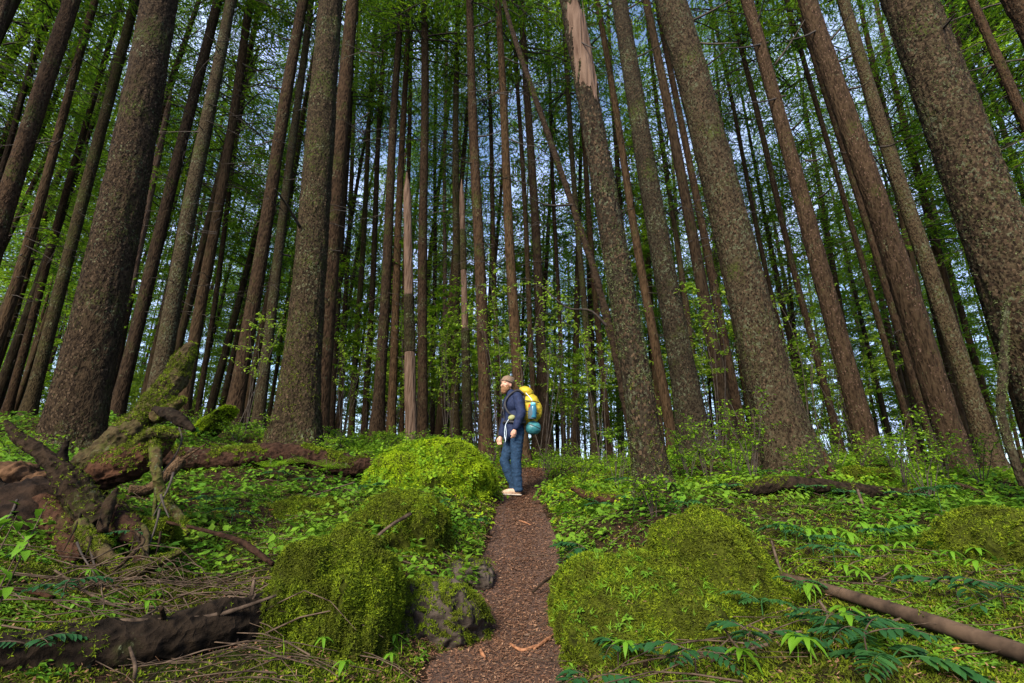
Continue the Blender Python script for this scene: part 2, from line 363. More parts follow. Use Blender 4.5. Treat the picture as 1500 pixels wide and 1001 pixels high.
GPX = [(560, 1001, 2.45), (380, 960, 2.5), (200, 1075, 1.9), (60, 1085, 1.8), (330, 1010, 2.3), (-100, 1100, 1.7), (300, 830, 3.3), (100, 850, 2.8), (-50, 800, 3.0), (450, 790, 4.2), (640, 770, 5.2),
 (250, 740, 5), (400, 722, 6), (600, 700, 6.8), (690, 712, 7.4), (100, 700, 6), (0, 710, 5.2), (-150, 700, 5), (300, 668, 9), (560, 672, 10), (650, 675, 11),
 (870, 985, 2.6), (1000, 1001, 2.35), (1200, 985, 2.35), (1500, 1055, 1.9), (1700, 1030, 1.9), (1400, 1000, 2.25), (1200, 860, 3.1), (1450, 880, 2.7), (1300, 800, 3.8), (1500, 800, 3.4), (850, 745, 6), (860, 705, 8.5),
 (1100, 735, 6), (1300, 735, 5.5), (1500, 745, 4.8), (1250, 702, 8), (1450, 712, 8), (1700, 750, 6), (930, 690, 10), (740, 690, 11), (820, 690, 11), (1050, 690, 9)]
for a, b, Y in GPX:
    P = at(a, b, Y); ctrl.append((P[0], P[1], P[2]))
for t in TREES:
    P = at(t[0], t[1], t[6]); ctrl.append((P[0], P[1], P[2]))
P = at(962, 742, 5.2); ctrl.append(tuple(P))
for X in (-60, -30, 0, 30, 60):
    ctrl.append((X * .5, 27, 3.2)); ctrl.append((X * .8, 36, 2.9)); ctrl.append((X, 55, 1.8)); ctrl.append((X * 2, 90, .5))
for X in (-8, -3, 0, 3, 8):
    ctrl.append((X, -3, -.1)); ctrl.append((X, .5, .05 + .03 * abs(X)))
for X in (-14, 14): ctrl.append((X, 5, 1.1)); ctrl.append((X, 9, 1.6))
CT = np.array(ctrl); _cu = CT[:, 0] / (np.abs(CT[:, 1]) + 1.2); _cv = np.log(np.abs(CT[:, 1] + 4) + .3)
def ground_z(X, Y, rel=True):
    X = np.asarray(X, float); Y = np.asarray(Y, float); sh = X.shape; X = X.ravel(); Y = Y.ravel(); out = np.empty(len(X))
    for s in range(0, len(X), 20000):
        x, y = X[s:s + 20000], Y[s:s + 20000]
        u = x / (np.abs(y) + 1.2); v = np.log(np.abs(y + 4) + .3)
        d = ((u[:, None] - _cu) / .10) ** 2 + ((v[:, None] - _cv) / .11) ** 2
        wt = np.exp(-.5 * d) + 3e-3 / (1 + d) ** 1.5
        z = (wt * CT[:, 2]).sum(1) / wt.sum(1)
        far = np.clip((y - 60) / 60, 0, 1) + np.clip((np.abs(x) - 70) / 60, 0, 1)
        z = z * (1 - np.clip(far, 0, 1)) + 0.0
        pd = np.abs(x - path_x(y)) / path_w(y)
        onp = np.exp(-np.clip(pd - .75, 0, 9) ** 2 * 4) * np.clip((13 - y) / 4, 0, 1)
        q = np.stack([x, y, 0 * x], -1)
        z = z + (1 - onp) * (fbm(q * .9, 3, 3) * .10 + fbm(q * 3.1, 3, 5) * .06 + .05) * np.clip(np.abs(y) / 3, .4, 1.5) + onp * fbm(q * 4, 3, 8) * .012 - onp * .02
        out[s:s + 20000] = z
    return out.reshape(sh)
def ground_n(X, Y, e=.04):
    z = ground_z(X, Y); a = (ground_z(X + e, Y) - z) / e; b = (ground_z(X, Y + e) - z) / e
    n = np.stack([-a, -b, np.ones_like(a)], -1); return n / np.linalg.norm(n, axis=-1)[..., None]
def gp(x, y): return np.array([x, y, float(ground_z(np.array([x]), np.array([y]))[0])])

def warp_axis(lim, near, n):
    t = np.linspace(-1, 1, n); return np.sign(t) * (near * np.abs(t) + (lim - near) * np.abs(t) ** 5)
gx = warp_axis(400, 9, 300); t = np.linspace(0, 1, 330); gy = -6 + 22 * t + 584 * t ** 6
GX, GY = np.meshgrid(gx, gy); GZ = ground_z(GX, GY)
nx = len(gx); ii = np.arange(len(gy) - 1)[:, None] * nx; jj = np.arange(nx - 1)[None]
GQ = np.stack([ii + jj, ii + jj + 1, ii + nx + jj + 1, ii + nx + jj], -1).reshape(-1, 4)
m, t_, p, N, L = nodes('forest_floor')
co = coords(N, L); n1 = noise(N, L, co, 1.1, 6, .65); n2 = noise(N, L, co, 14, 6, .7); n3 = noise(N, L, co, 60, 3)
r1 = ramp(N, [(.007, .0045, .003), (.026, .015, .009), (.065, .038, .022)], [.3, .5, .72]); L(n2, r1.inputs[0])
r2 = ramp(N, [(.008, .012, .003), (.038, .055, .006)], [.35, .65]); L(n2, r2.inputs[0])
f = ramp(N, [(0, 0, 0), (1, 1, 1)], [.50, .62]); L(math_(N, L, 'ADD', math_(N, L, 'MULTIPLY', n1, .7), math_(N, L, 'MULTIPLY', n2, .3)), f.inputs[0])
L(mix(N, L, f.outputs[0], r1.outputs[0], r2.outputs[0]), p.inputs['Base Color']); p.inputs['Roughness'].default_value = .95; p.inputs['Specular IOR Level'].default_value = .06
bump(N, L, math_(N, L, 'ADD', n2, math_(N, L, 'MULTIPLY', n3, .5)), 1, .06, p)
GROUND = m
tag(ob('ground', mesh('ground', np.stack([GX, GY, GZ], -1).reshape(-1, 3), GQ), GROUND), kind='structure')
# the trodden path: its own sheet just above the ground
py_ = np.linspace(-4, 13.5, 420); pu = np.linspace(-1, 1, 41)
PY, PU = np.meshgrid(py_, pu, indexing='ij')
edge = 1 + .14 * fbm(np.stack([PY * 1.6, np.sign(PU) * 3, 0 * PY], -1), 4, 21)
PX = path_x(PY) + PU * path_w(PY) * edge * 1.02
PZ = ground_z(PX, PY) + .012 - .03 * np.abs(PU) ** 8 + .006 * fbm(np.stack([PX * 14, PY * 14, 0 * PX], -1), 3, 5)
k = 41; ii = np.arange(len(py_) - 1)[:, None] * k; jj = np.arange(k - 1)[None]
m, t_, p, N, L = nodes('trodden_needle_path')
co = coords(N, L); n1 = noise(N, L, co, 2, 5); n2 = noise(N, L, co, 45, 6, .75); n3 = noise(N, L, co, 160, 2)
r1 = ramp(N, [(.022, .011, .007), (.075, .036, .022), (.15, .078, .05)], [.3, .5, .74]); L(n2, r1.inputs[0])
L(mix(N, L, math_(N, L, 'MULTIPLY', n1, .55), r1.outputs[0], (.045, .023, .015)), p.inputs['Base Color']); p.inputs['Roughness'].default_value = .95
bump(N, L, math_(N, L, 'ADD', n2, math_(N, L, 'MULTIPLY', n3, .6)), 1, .015, p)
tag(ob('path', mesh('path', np.stack([PX, PY, PZ], -1).reshape(-1, 3), np.stack([ii + jj, ii + jj + 1, ii + k + jj + 1, ii + k + jj], -1).reshape(-1, 4)), m), kind='structure')

# ------------------------------------------------------------------ leaf-like prototypes
def leaf(l=1.0, w=.4, fold=.12, droop=.2, tipw=.38):
    V = np.array([[0, 0, 0], [l * .35, 0, 0], [l * .72, 0, 0], [l, 0, 0], [l * .35, w / 2, w * fold], [l * .72, w * tipw, w * fold], [l * .35, -w / 2, w * fold], [l * .72, -w * tipw, w * fold]], float)
    V[:, 2] -= droop * V[:, 0] ** 2 / l
    return V, [np.array([[1, 2, 5, 4], [2, 1, 6, 7]]), np.array([[0, 1, 4], [2, 3, 5], [1, 0, 6], [3, 2, 7]])]
def diamond(l=1.0, w=.3, droop=.1):
    V = np.array([[0, 0, 0], [l * .45, w / 2, -droop * .1 * l], [l, 0, -droop * l], [l * .45, -w / 2, -droop * .1 * l]], float)
    return V, [np.array([[0, 1, 2, 3]])]
def rot(V, ax, a):
    c, s = math.cos(a), math.sin(a); V = V.copy(); i, j = {'x': (1, 2), 'y': (2, 0), 'z': (0, 1)}[ax]
    V[:, i], V[:, j] = V[:, i] * c - V[:, j] * s, V[:, i] * s + V[:, j] * c; return V
def pack(parts):
    mb = MB()
    for V, F in parts: mb.add(V, F)
    return np.concatenate(mb.v), [np.concatenate(x) for x in mb.f.values()]
def moss_proto(k, seed):
    r = random.Random(seed); ps = []
    for i in range(k):
        V, F = diamond(r.uniform(.7, 1.2), r.uniform(.22, .4), r.uniform(.1, .5))
        V = rot(V, 'y', -r.uniform(.2, 1.2)); V = rot(V, 'z', 6.28 * i / k + r.uniform(-.5, .5)); ps.append((V, F))
    return pack(ps)
MOSSP = [moss_proto(4, i) for i in range(6)]
def herb_proto(k, seed, h=.6):
    r = random.Random(seed); ps = []
    for i in range(k):
        V, F = leaf(r.uniform(.5, 1.0), r.uniform(.32, .5), .15, r.uniform(.1, .5)) if r.random() < .9 else diamond(1, .4)
        V = rot(V, 'y', -r.uniform(-.2, .6)); V = rot(V, 'z', 6.28 * i / k + r.uniform(-.4, .4)); V[:, 2] += h * r.uniform(.4, 1); ps.append((V, F))
    return pack(ps)
def lite(k, seed, h=.6):
    r = random.Random(seed); ps = []
    for i in range(k):
        l, w = r.uniform(.5, 1.0), r.uniform(.16, .25); V = np.array([[0, 0, 0], [l * .5, w, w * .3], [l, 0, -l * r.uniform(.05, .4)], [l * .5, -w, w * .3]]); V[:, 2] += 0
        V = rot(V, 'y', -r.uniform(-.2, .6)); V = rot(V, 'z', 6.28 * i / k + r.uniform(-.4, .4)); V[:, 2] += h * r.uniform(.4, 1); ps.append((V, [np.array([[0, 1, 2], [0, 2, 3]])]))
    return pack(ps)
HERBP = [lite(5, i) for i in range(8)]
SMALLP = [pack([((rot(rot(diamond(.5, .32, .2)[0], 'y', -random.uniform(-.3, .7)), 'z', random.uniform(0, 6.28)) + [random.uniform(-.5, .5), random.uniform(-.5, .5), random.uniform(.1, 1.1)]), diamond()[1]) for _ in range(9)]) for i in range(6)]
GRASSP = [pack([(rot(rot(diamond(random.uniform(.6, 1.3), .07, .6)[0], 'y', -random.uniform(.6, 1.3)), 'z', random.uniform(0, 6.28)), diamond()[1]) for _ in range(6)]) for i in range(4)]

def surf_samples(me, n, upmin=None, seed=1):
    """area-weighted points + normals on a quad/tri mesh"""
    me.calc_loop_triangles(); T = np.empty(len(me.loop_triangles) * 3, np.int32); me.loop_triangles.foreach_get('vertices', T); T = T.reshape(-1, 3)
    V = np.empty(len(me.vertices) * 3); me.vertices.foreach_get('co', V); V = V.reshape(-1, 3)
    a, b, c = V[T[:, 0]], V[T[:, 1]], V[T[:, 2]]; cr_ = np.cross(b - a, c - a); ar = np.linalg.norm(cr_, axis=1) + 1e-12; nn = cr_ / ar[:, None]
    if upmin is not None: ar = ar * (nn[:, 2] > upmin)
    r = np.random.default_rng(seed); i = r.choice(len(T), n, p=ar / ar.sum()); u, v = r.random(n), r.random(n); f = u + v > 1; u[f], v[f] = 1 - u[f], 1 - v[f]
    return a[i] + (b[i] - a[i]) * u[:, None] + (c[i] - a[i]) * v[:, None], nn[i]

# ------------------------------------------------------------------ conifer crown and dead twigs
def crown_mesh(seed, H, Lmax, nb, lat=11, ls=(.09, .19), sp=.038, wd=.26):
    r = np.random.default_rng(seed); V0, F0 = diamond(1, wd, .25); pos = []; nrm = []; yaw = []; scl = []; mb = MB()
    dirs = []
    for b in range(nb):
        h = H * (b + r.random()) / nb; fr = h / H
        Lb = Lmax * (1 - fr) ** .75 * r.uniform(.65, 1.1) + .35; az = r.random() * 6.283
        if fr < .25: Lb *= r.uniform(.6, 1)
        rise = r.uniform(.05, .35) + fr * .4; droop = r.uniform(.15, .35) * (1 - fr)
        d = np.array([math.cos(az), math.sin(az), 0]); sd_ = np.array([-d[1], d[0], 0])
        def bp(t): return np.array([0, 0, h]) + d * Lb * t + np.array([0, 0, 1]) * (rise * Lb * t - droop * Lb * t * t * 1.6)
        ts = np.linspace(0, 1, 5); mb.add(*tube([bp(t) for t in ts], np.linspace(.028, .006, 5) * (Lb / 3 + .3), 3, caps=False))
        nl = int(lat * (Lb / Lmax) + 4)
        for q in range(nl):
            t = .22 + .78 * (q + r.random()) / nl; s = (-1) ** q; c = bp(t); ll = Lb * .34 * (1.15 - t) * r.uniform(.7, 1.2) + .15
            ld = d * r.uniform(.35, .8) + sd_ * s + np.array([0, 0, r.uniform(-.35, .05)]); ld /= np.linalg.norm(ld)
            nlv = max(3, int(ll / sp))
            for e in range(nlv):
                u = (e + r.random()) / nlv; pos.append(c + ld * ll * u + np.array([0, 0, -.15 * ll * u * u])); 
                dd = ld + (d * .6 - sd_ * s * .2) * r.uniform(-1, 1) + r.normal(0, .25, 3); dd[2] -= .15
                dirs.append(dd / np.linalg.norm(dd)); scl.append(r.uniform(*ls))
    P = np.array(pos); D = np.array(dirs); sc = np.array(scl)
    up_ = np.array([[0, 0, 1.0]]) + r.normal(0, .45, P.shape); W = np.cross(up_, D); W /= np.linalg.norm(W, axis=1)[:, None]; Z = np.cross(D, W)
    VV = P[:, None] + sc[:, None, None] * (V0[None, :, 0:1] * D[:, None] + V0[None, :, 1:2] * W[:, None] + V0[None, :, 2:3] * Z[:, None])
    k = len(P); me_f = mesh('crown', VV.reshape(-1, 3), (np.arange(k)[:, None] * 4 + np.arange(4)[None]))
    return me_f, mb.mesh('branches')
CROWNS = [crown_mesh(i, H, Lm, nb) for i, (H, Lm, nb) in enumerate([(20, 3.8, 118), (22, 3.4, 122), (17, 4.0, 104), (24, 3.6, 126), (14, 3.1, 92)])]
FARC = [crown_mesh(i + 20, H, Lm, nb, 13, (.15, .32), .075, .34) for i, (H, Lm, nb) in enumerate([(22, 3.6, 112), (24, 3.2, 120), (20, 3.8, 104)])]
for a, b in CROWNS + FARC: a.materials.append(NEEDLE); b.materials.append(DEADTWIG); print('crown', len(a.polygons))
def twigs_mesh(seed, H, n):
    r = np.random.default_rng(seed); mb = MB()
    for i in range(n):
        z = r.random() * H; az = r.random() * 6.283; l = r.uniform(.4, 1.9) * (.5 + z / H); d = np.array([math.cos(az), math.sin(az), r.uniform(-.35, .25)])
        P = np.array([[0, 0, z]]) + d * l * np.linspace(0, 1, 4)[:, None]; P[:, 2] -= .22 * l * np.linspace(0, 1, 4) ** 2; P[1:] += r.normal(0, .04, (3, 3))
        mb.add(*tube(P, [.017, .012, .008, .003], 3, caps=False))
        for q in range(3):
            s = P[1 + q % 2 + 1]; dd = d * .5 + r.normal(0, .6, 3); mb.add(*tube([s, s + dd * l * .25], [.006, .002], 3, caps=False))
    me_ = mb.mesh('dead_twigs'); me_.materials.append(DEADTWIG); return me_
TWIGS = [twigs_mesh(i, 11, 26) for i in range(4)]

def trunk_local(P0, top, r0, r1, Hm, seg, rings, amp, flare, seed, freq=7.0):
    """trunk from the ground at the origin, leaning towards top (local), radius r0 at base and r1 at 'top'"""
    top = np.asarray(top); hz = top[2]; t = np.linspace(0, 1, rings) ** (1.25 if rings > 60 else 1.0); z = -.35 + (Hm + .35) * t
    cx = top[0] * z / hz; cy = top[1] * z / hz
    bend = .0 if rings < 20 else .04
    cx = cx + bend * np.sin(z * .35 + seed) * np.clip(z / 6, 0, 1); cy = cy + bend * np.cos(z * .3 + seed * 2) * np.clip(z / 6, 0, 1)
    k0 = max(.72, min(.95, r1 / r0 * 1.12)); ra = r0 * k0; rad = np.maximum(ra + (r1 - ra) * z / hz, r0 * .12) + (r0 - ra) * np.exp(-np.clip(z, 0, 99) / (2.6 * r0))
    th = np.linspace(0, 2 * math.pi, seg, endpoint=False)
    lob = 1 + .35 * np.cos(th * 3 + seed) + .3 * np.cos(th * 5 + seed * 3) + .2 * np.cos(th * 2 + seed * 5)
    fl = 1 + flare * np.exp(-np.clip(z, 0, 99) / (r0 * 1.5))[:, None] * lob[None]
    rr = rad[:, None] * fl
    X = cx[:, None] + rr * np.cos(th); Y = cy[:, None] + rr * np.sin(th); Z = np.repeat(z[:, None], seg, 1)
    if amp:
        q = np.stack([X, Y, Z * .2], -1) * freq + seed * 7.7
        d = .7 * (1 - 2 * np.abs(fbm(q, 3, seed))) + .6 * fbm(q * 3.1, 3, seed + 3) + .9 * fbm(q * .22, 2, seed + 5)
        rr = rr + amp * d; X = cx[:, None] + rr * np.cos(th); Y = cy[:, None] + rr * np.sin(th)
    V = np.stack([X, Y, Z], -1).reshape(-1, 3)
    i = np.arange(rings - 1)[:, None] * seg; j = np.arange(seg)[None]; k = (j + 1) % seg
    Q = np.stack([i + j, i + k, i + seg + k, i + seg + j], -1).reshape(-1, 4)
    return V, Q

def add_lichen(me, parent, n, size, mat, name='lichen', seed=1, zmax=None, out=.6, clump=.1):
    P, Nn = surf_samples(me, int(n * 2.2), seed=seed)
    k = fbm(P * 2.2, 3, seed) + .4 * fbm(P * 9, 2, seed + 1) > -clump
    if zmax: k &= P[:, 2] < zmax * (1 + .5 * fbm(P * 1.5, 2, seed))
    P, Nn = P[k][:n], Nn[k][:n]
    r = np.random.default_rng(seed); mb = scatter(MOSSP, P - Nn * size * .2, Nn, r.uniform(.5, 1.2, len(P)) * size, tilt=.4)
    return tag(mb.build(name, mat, parent, smooth=False), kind='stuff')

BSC = [(np.array([[-.28, -.5, .02], [.28, -.4, .0], [.30, .4, .18], [-.26, .5, .20]]), [np.array([[0, 1, 2, 3]])]),
       (np.array([[-.2, -.6, .0], [.3, -.4, .04], [.28, .2, .18], [-.30, .1, .10], [.1, .6, .1], [-.22, .5, .2]]), [np.array([[0, 1, 2, 3], [3, 2, 4, 5]])])]
SCALEM = leaf_mat('bark_plates', [(.006, .004, .0025), (.016, .0105, .007), (.032, .021, .013), (.070, .048, .030)], 0, .95, .08)
SCALER = leaf_mat('reddish_bark_plates', [(.010, .006, .004), (.028, .016, .011), (.052, .031, .022), (.10, .064, .046)], 0, .95, .08)
def add_scales(me, parent, P0, n, size, mat, seed):
    P, Nn = surf_samples(me, int(n * 2.4), seed=seed); W = P + P0 - C0
    k = ((Nn * -W).sum(1) / np.linalg.norm(W, axis=1)) > -.45; k &= fbm(P * [3, 3, 1.2], 3, seed) > -.3
    P, Nn = P[k][:n], Nn[k][:n]; r = np.random.default_rng(seed)
    mb = scatter(BSC, P - Nn * size * .05, Nn, r.uniform(.6, 1.3, len(P)) * size, yaw=r.normal(0, .25, len(P)), tilt=.12)
    return tag(mb.build('bark_scales', mat, parent, smooth=False), kind='stuff')
tree_objs = []
for ti, (bx, by, wb, tx, ty, wt, Y, bm_, nm, lab) in enumerate(TREES):
    P0 = at(bx, by, Y); Q0 = at(tx, ty, Y); P0[2] = gp(P0[0], P0[1])[2] - .02
    ct_ = Y / math.hypot(P0[0], Y); ct2 = Y / math.hypot(Q0[0], Y); r0 = wb * mpp(at(bx, by, Y)) / 2 * ct_ * .90; r1 = wt * mpp(Q0) / 2 * ct2 * .84
    top = Q0 - P0; H = 30 + (ti * 7 % 9)
    # the trunk narrows from r0 at the base to r1 where it leaves the frame, then slowly to nothing
    root = empty(nm, P0, lab, 'tree', 'tall firs rising around the trail')
    near = Y < 9.6
    if near: V, Q = trunk_local(P0, top, r0, r1, min(top[2] * 1.35, 24), 88 if wb > 80 else 60, 260 if wb > 80 else 190, .020 if wb > 60 else .013, {0: .14, 1: .30, 38: .42, 35: .26}.get(ti, .22), ti, 9.0)
    else: V, Q = trunk_local(P0, top, r0, r1, min(H, 32), 18, 70, .010, .25, ti, 7.0)
    me_ = mesh('trunk', V, Q); ob('trunk', me_, bm_, root)
    if near:
        big = wb > 80
        add_scales(me_, root, P0, 13500 if big else 5500, .033 if big else .030, SCALER if bm_ is BARK_R else SCALEM, ti + 300)
        if bm_ is BARK_L: add_lichen(me_, root, 6500 if big else 2600, .022 if big else .02, LICH, seed=ti)
        if bm_ is BARK_B: add_lichen(me_, root, 4500, .016, LICH, seed=ti, zmax=5, clump=-.05)
        if bm_ is BARK_M: add_lichen(me_, root, 7000, .026, MOSS, 'moss', seed=ti, zmax=2.2)
        if bm_ is BARK_R: add_lichen(me_, root, 1200, .016, LICH, seed=ti, zmax=3)
    if Y > 7.5:
        ax = top / top[2]
        cb = max(12.5, min(17, 11 + Y * .33)); cme, bme = CROWNS[ti % 5]
        e = ob('crown', cme, None, root); e.rotation_euler = (math.atan(-ax[1]), math.atan(ax[0]), ti * 2.1); e.location = tuple(ax * cb)
        f_ = ob('branches', bme, None, root); f_.rotation_euler = e.rotation_euler; f_.location = e.location; f_['kind'] = 'stuff'
        if Y > 9.6:
            d = ob('dead_twigs', TWIGS[ti % 4], None, root); d.location = tuple(ax * 3.0); d.rotation_euler = (math.atan(-ax[1]), math.atan(ax[0]), ti * 1.3); d['kind'] = 'stuff'
    tree_objs.append((root, P0, top, r0, r1))

def branch_on(root, P0, pxs, r, mat=DEADTWIG, name='branch'):
    """a bare branch given by photo pixels with depth, as a part of its tree"""
    pts = np.array([at(*q) for q in pxs]) - P0
    V, F = tube(pts, np.linspace(r, r * .25, len(pts)), 6, 14); me_ = mesh(name, V, F); return ob(name, me_, mat, root)
rt_, P_, *_x = tree_objs[1]
branch_on(rt_, P_, [(440, 333, 7.75), (425, 308, 7.4), (410, 286, 7.0), (403, 276, 6.8)], .03)
branch_on(rt_, P_, [(425, 375, 7.6), (414, 372, 7.4), (408, 366, 7.3)], .02)
stubs = {42: [(1106, 40, 1122, -10), (1135, 95, 1190, 10), (1125, 62, 1060, 70), (1160, 190, 1185, 160), (1180, 235, 1210, 228), (1150, 140, 1092, 150), (1200, 290, 1222, 268)],
         45: [(1228, 90, 1260, 70), (1205, 40, 1150, 60), (1245, 130, 1275, 118), (1290, 215, 1320, 205), (1215, 60, 1252, 10)],
         48: [(1360, 60, 1400, 20)], 38: [(1000, 60, 1080, 62), (1010, 110, 1065, 72), (1004, 35, 1100, -20)], 35: [(905, 20, 960, -15), (915, 90, 975, 60)],
         26: [(692, 40, 735, 20), (694, 110, 660, 100), (696, 200, 735, 190), (698, 240, 665, 228)], 28: [(732, 80, 775, 95), (738, 200, 790, 215), (734, 130, 700, 150)],
         13: [(430, 60, 385, 40), (420, 130, 375, 120), (410, 200, 360, 215)], 11: [(350, 90, 400, 110), (335, 170, 380, 160)]}
for k_, lst in stubs.items():
    rt_, P_, *_x = tree_objs[k_]; Y = TREES[k_][6]
    for (a, b, c, d) in lst:
        branch_on(rt_, P_, [(a, b, Y), ((a + c) / 2, (b + d) / 2 + 3, Y - .25), (c, d, Y - .6)], .028)

# lichen-crusted broken tree with a bare peeled stretch
P0 = at(962, 745, 5.2); P0[2] = gp(P0[0], P0[1])[2] - .02; Q0 = at(838, 0, 5.2); top = Q0 - P0
root = empty('broken_fir_tree', P0, 'lichen-crusted tree nearest right of the trail, bark peeled off near its top', 'tree')
V, Q = trunk_local(P0, top, .212, .135, 9.6, 80, 240, .012, .2, 77, 9.0); me_ = mesh('trunk', V, Q)
ob('trunk', me_, BARK_L, root); add_scales(me_, root, P0, 6500, .034, SCALEM, 777); add_lichen(me_, root, 6500, .024, LICH, seed=77, zmax=6.2); add_lichen(me_, root, 2600, .022, MOSS, 'moss', seed=78, zmax=1.4)
z1, z2 = at(845, 130, 5.2)[2] - P0[2], at(836, 22, 5.2)[2] - P0[2]
zs = np.linspace(z1 - .15, z2 + .1, 40); ax = top / top[2]
k0 = max(.72, min(.95, .135 / .212 * 1.12)) * .212; rr = (k0 + (.135 - k0) * zs / top[2]) * 1.10
V, Q = tube(ax[None] * zs[:, None], rr, 64, caps=False, disp=rough(.10, 5, 4, (3, 3, .4))); th_ = np.tile(np.arange(64) * 2 * math.pi / 64, 40); t_ = np.repeat(np.linspace(0, 1, 40), 64)
cc = np.stack([np.cos(th_) * 2.5, np.sin(th_) * 2.5, 0 * th_], -1); rag = (1 - t_) * (.32 * fbm(cc, 4, 3) + .10 * fbm(cc * 5, 2, 4)) + t_ * .5 * fbm(cc + 9, 4, 8)
V = V + rag[:, None] * ax[None]; edge_ = np.minimum(t_, 1 - t_) < .04; V[edge_, :2] = V[edge_, :2] * .985 + (ax[None, :2] * V[edge_, 2:3]) * .015
mb = MB(); mb.add(V, Q); mb.build('peeled_wood', BARE, root)
branch_on(root, P0, [(848, 60, 5.1), (870, 70, 4.9), (880, 62, 4.8)], .012)
# leaning dead trunk
pts = [(730, -30, 7.4), (752, 50, 7.2), (790, 160, 6.9), (835, 290, 6.5), (868, 390, 6.2), (893, 480, 6.0), (915, 580, 5.9), (938, 700, 5.85)]
W_ = [9, 12, 14, 16, 18, 20, 22, 24]
P = np.array([at(*q) for q in pts]); rr = [w_ * mpp(q) / 2 for w_, q in zip(W_, P)]
o = empty('leaning_dead_tree', P[-1], 'bare dark dead trunk leaning diagonally down behind the lichen-crusted tree', 'dead tree')
mb = MB(); mb.add(*tube(P - P[-1], [q * .62 for q in rr], 24, 160, disp=rough(.30, 6, 3))); tr_ = mb.build('trunk', WOOD_D, o)
add_lichen(tr_.data, o, 2500, .02, MOSS, 'moss', seed=5, clump=-.1)
for q in ([(842, 300, 6.45), (800, 300, 6.2), (770, 285, 6)], [(893, 482, 6), (865, 455, 5.9), (830, 450, 5.8), (790, 415, 5.7)]):
    branch_on(o, P[-1], q, .02)
# bare pink snags
def snag(bx, by, wb, tx, ty, wt, Y, lab, split, mats):
    P0 = at(bx, by, Y); P0[2] = gp(P0[0], P0[1])[2] - .02; Q0 = at(tx, ty, Y); top = Q0 - P0; ax = top / top[2]; H = top[2]
    r0 = wb * mpp(at(bx, by, Y)) / 2; r1 = wt * mpp(Q0) / 2
    o = empty('dead_snag', P0, lab, 'dead tree')
    for (a, b, mt, nm, k) in split:
        z = np.linspace(a, b, 60) * H; r_ = (r0 + (r1 - r0) * z / H) * k
        if b >= 1: r_ = r_ * np.clip((H - z) / (.09 * H), .05, 1) ** .6
        mb = MB(); mb.add(*tube(ax[None] * z[:, None], r_, 28, disp=rough(.16, 4, int(bx), (2.5, 2.5, .35)))); mb.build(nm, mt, o)
    return o
snag(603, 645, 19, 596, 252, 11, 13, 'bare pinkish snag with pointed broken top left of centre, bark gone', [(-.02, .30, BARE, 'peeled_wood', .96), (.30, .50, BARK_M, 'bark', 1.02), (.50, 1, BARE, 'peeled_wood', .95)], None)
snag(686, 655, 15, 676, 262, 8, 15, 'short snag with a bright peeled patch left of the straight dark centre trunk', [(-.02, .40, BARK_M, 'bark', 1.05), (.40, .62, BARE, 'peeled_wood', .85), (.62, .78, BARK_M, 'bark', 1), (.78, 1, BARE, 'peeled_wood', .9)], None)
snag(150, 622, 16, 252, 130, 8, 17, 'peeled reddish snag showing just right of the massive scaly trunk', [(-.02, .35, BARK, 'bark', 1.05), (.35, 1, BARE, 'peeled_wood', .9)], None)

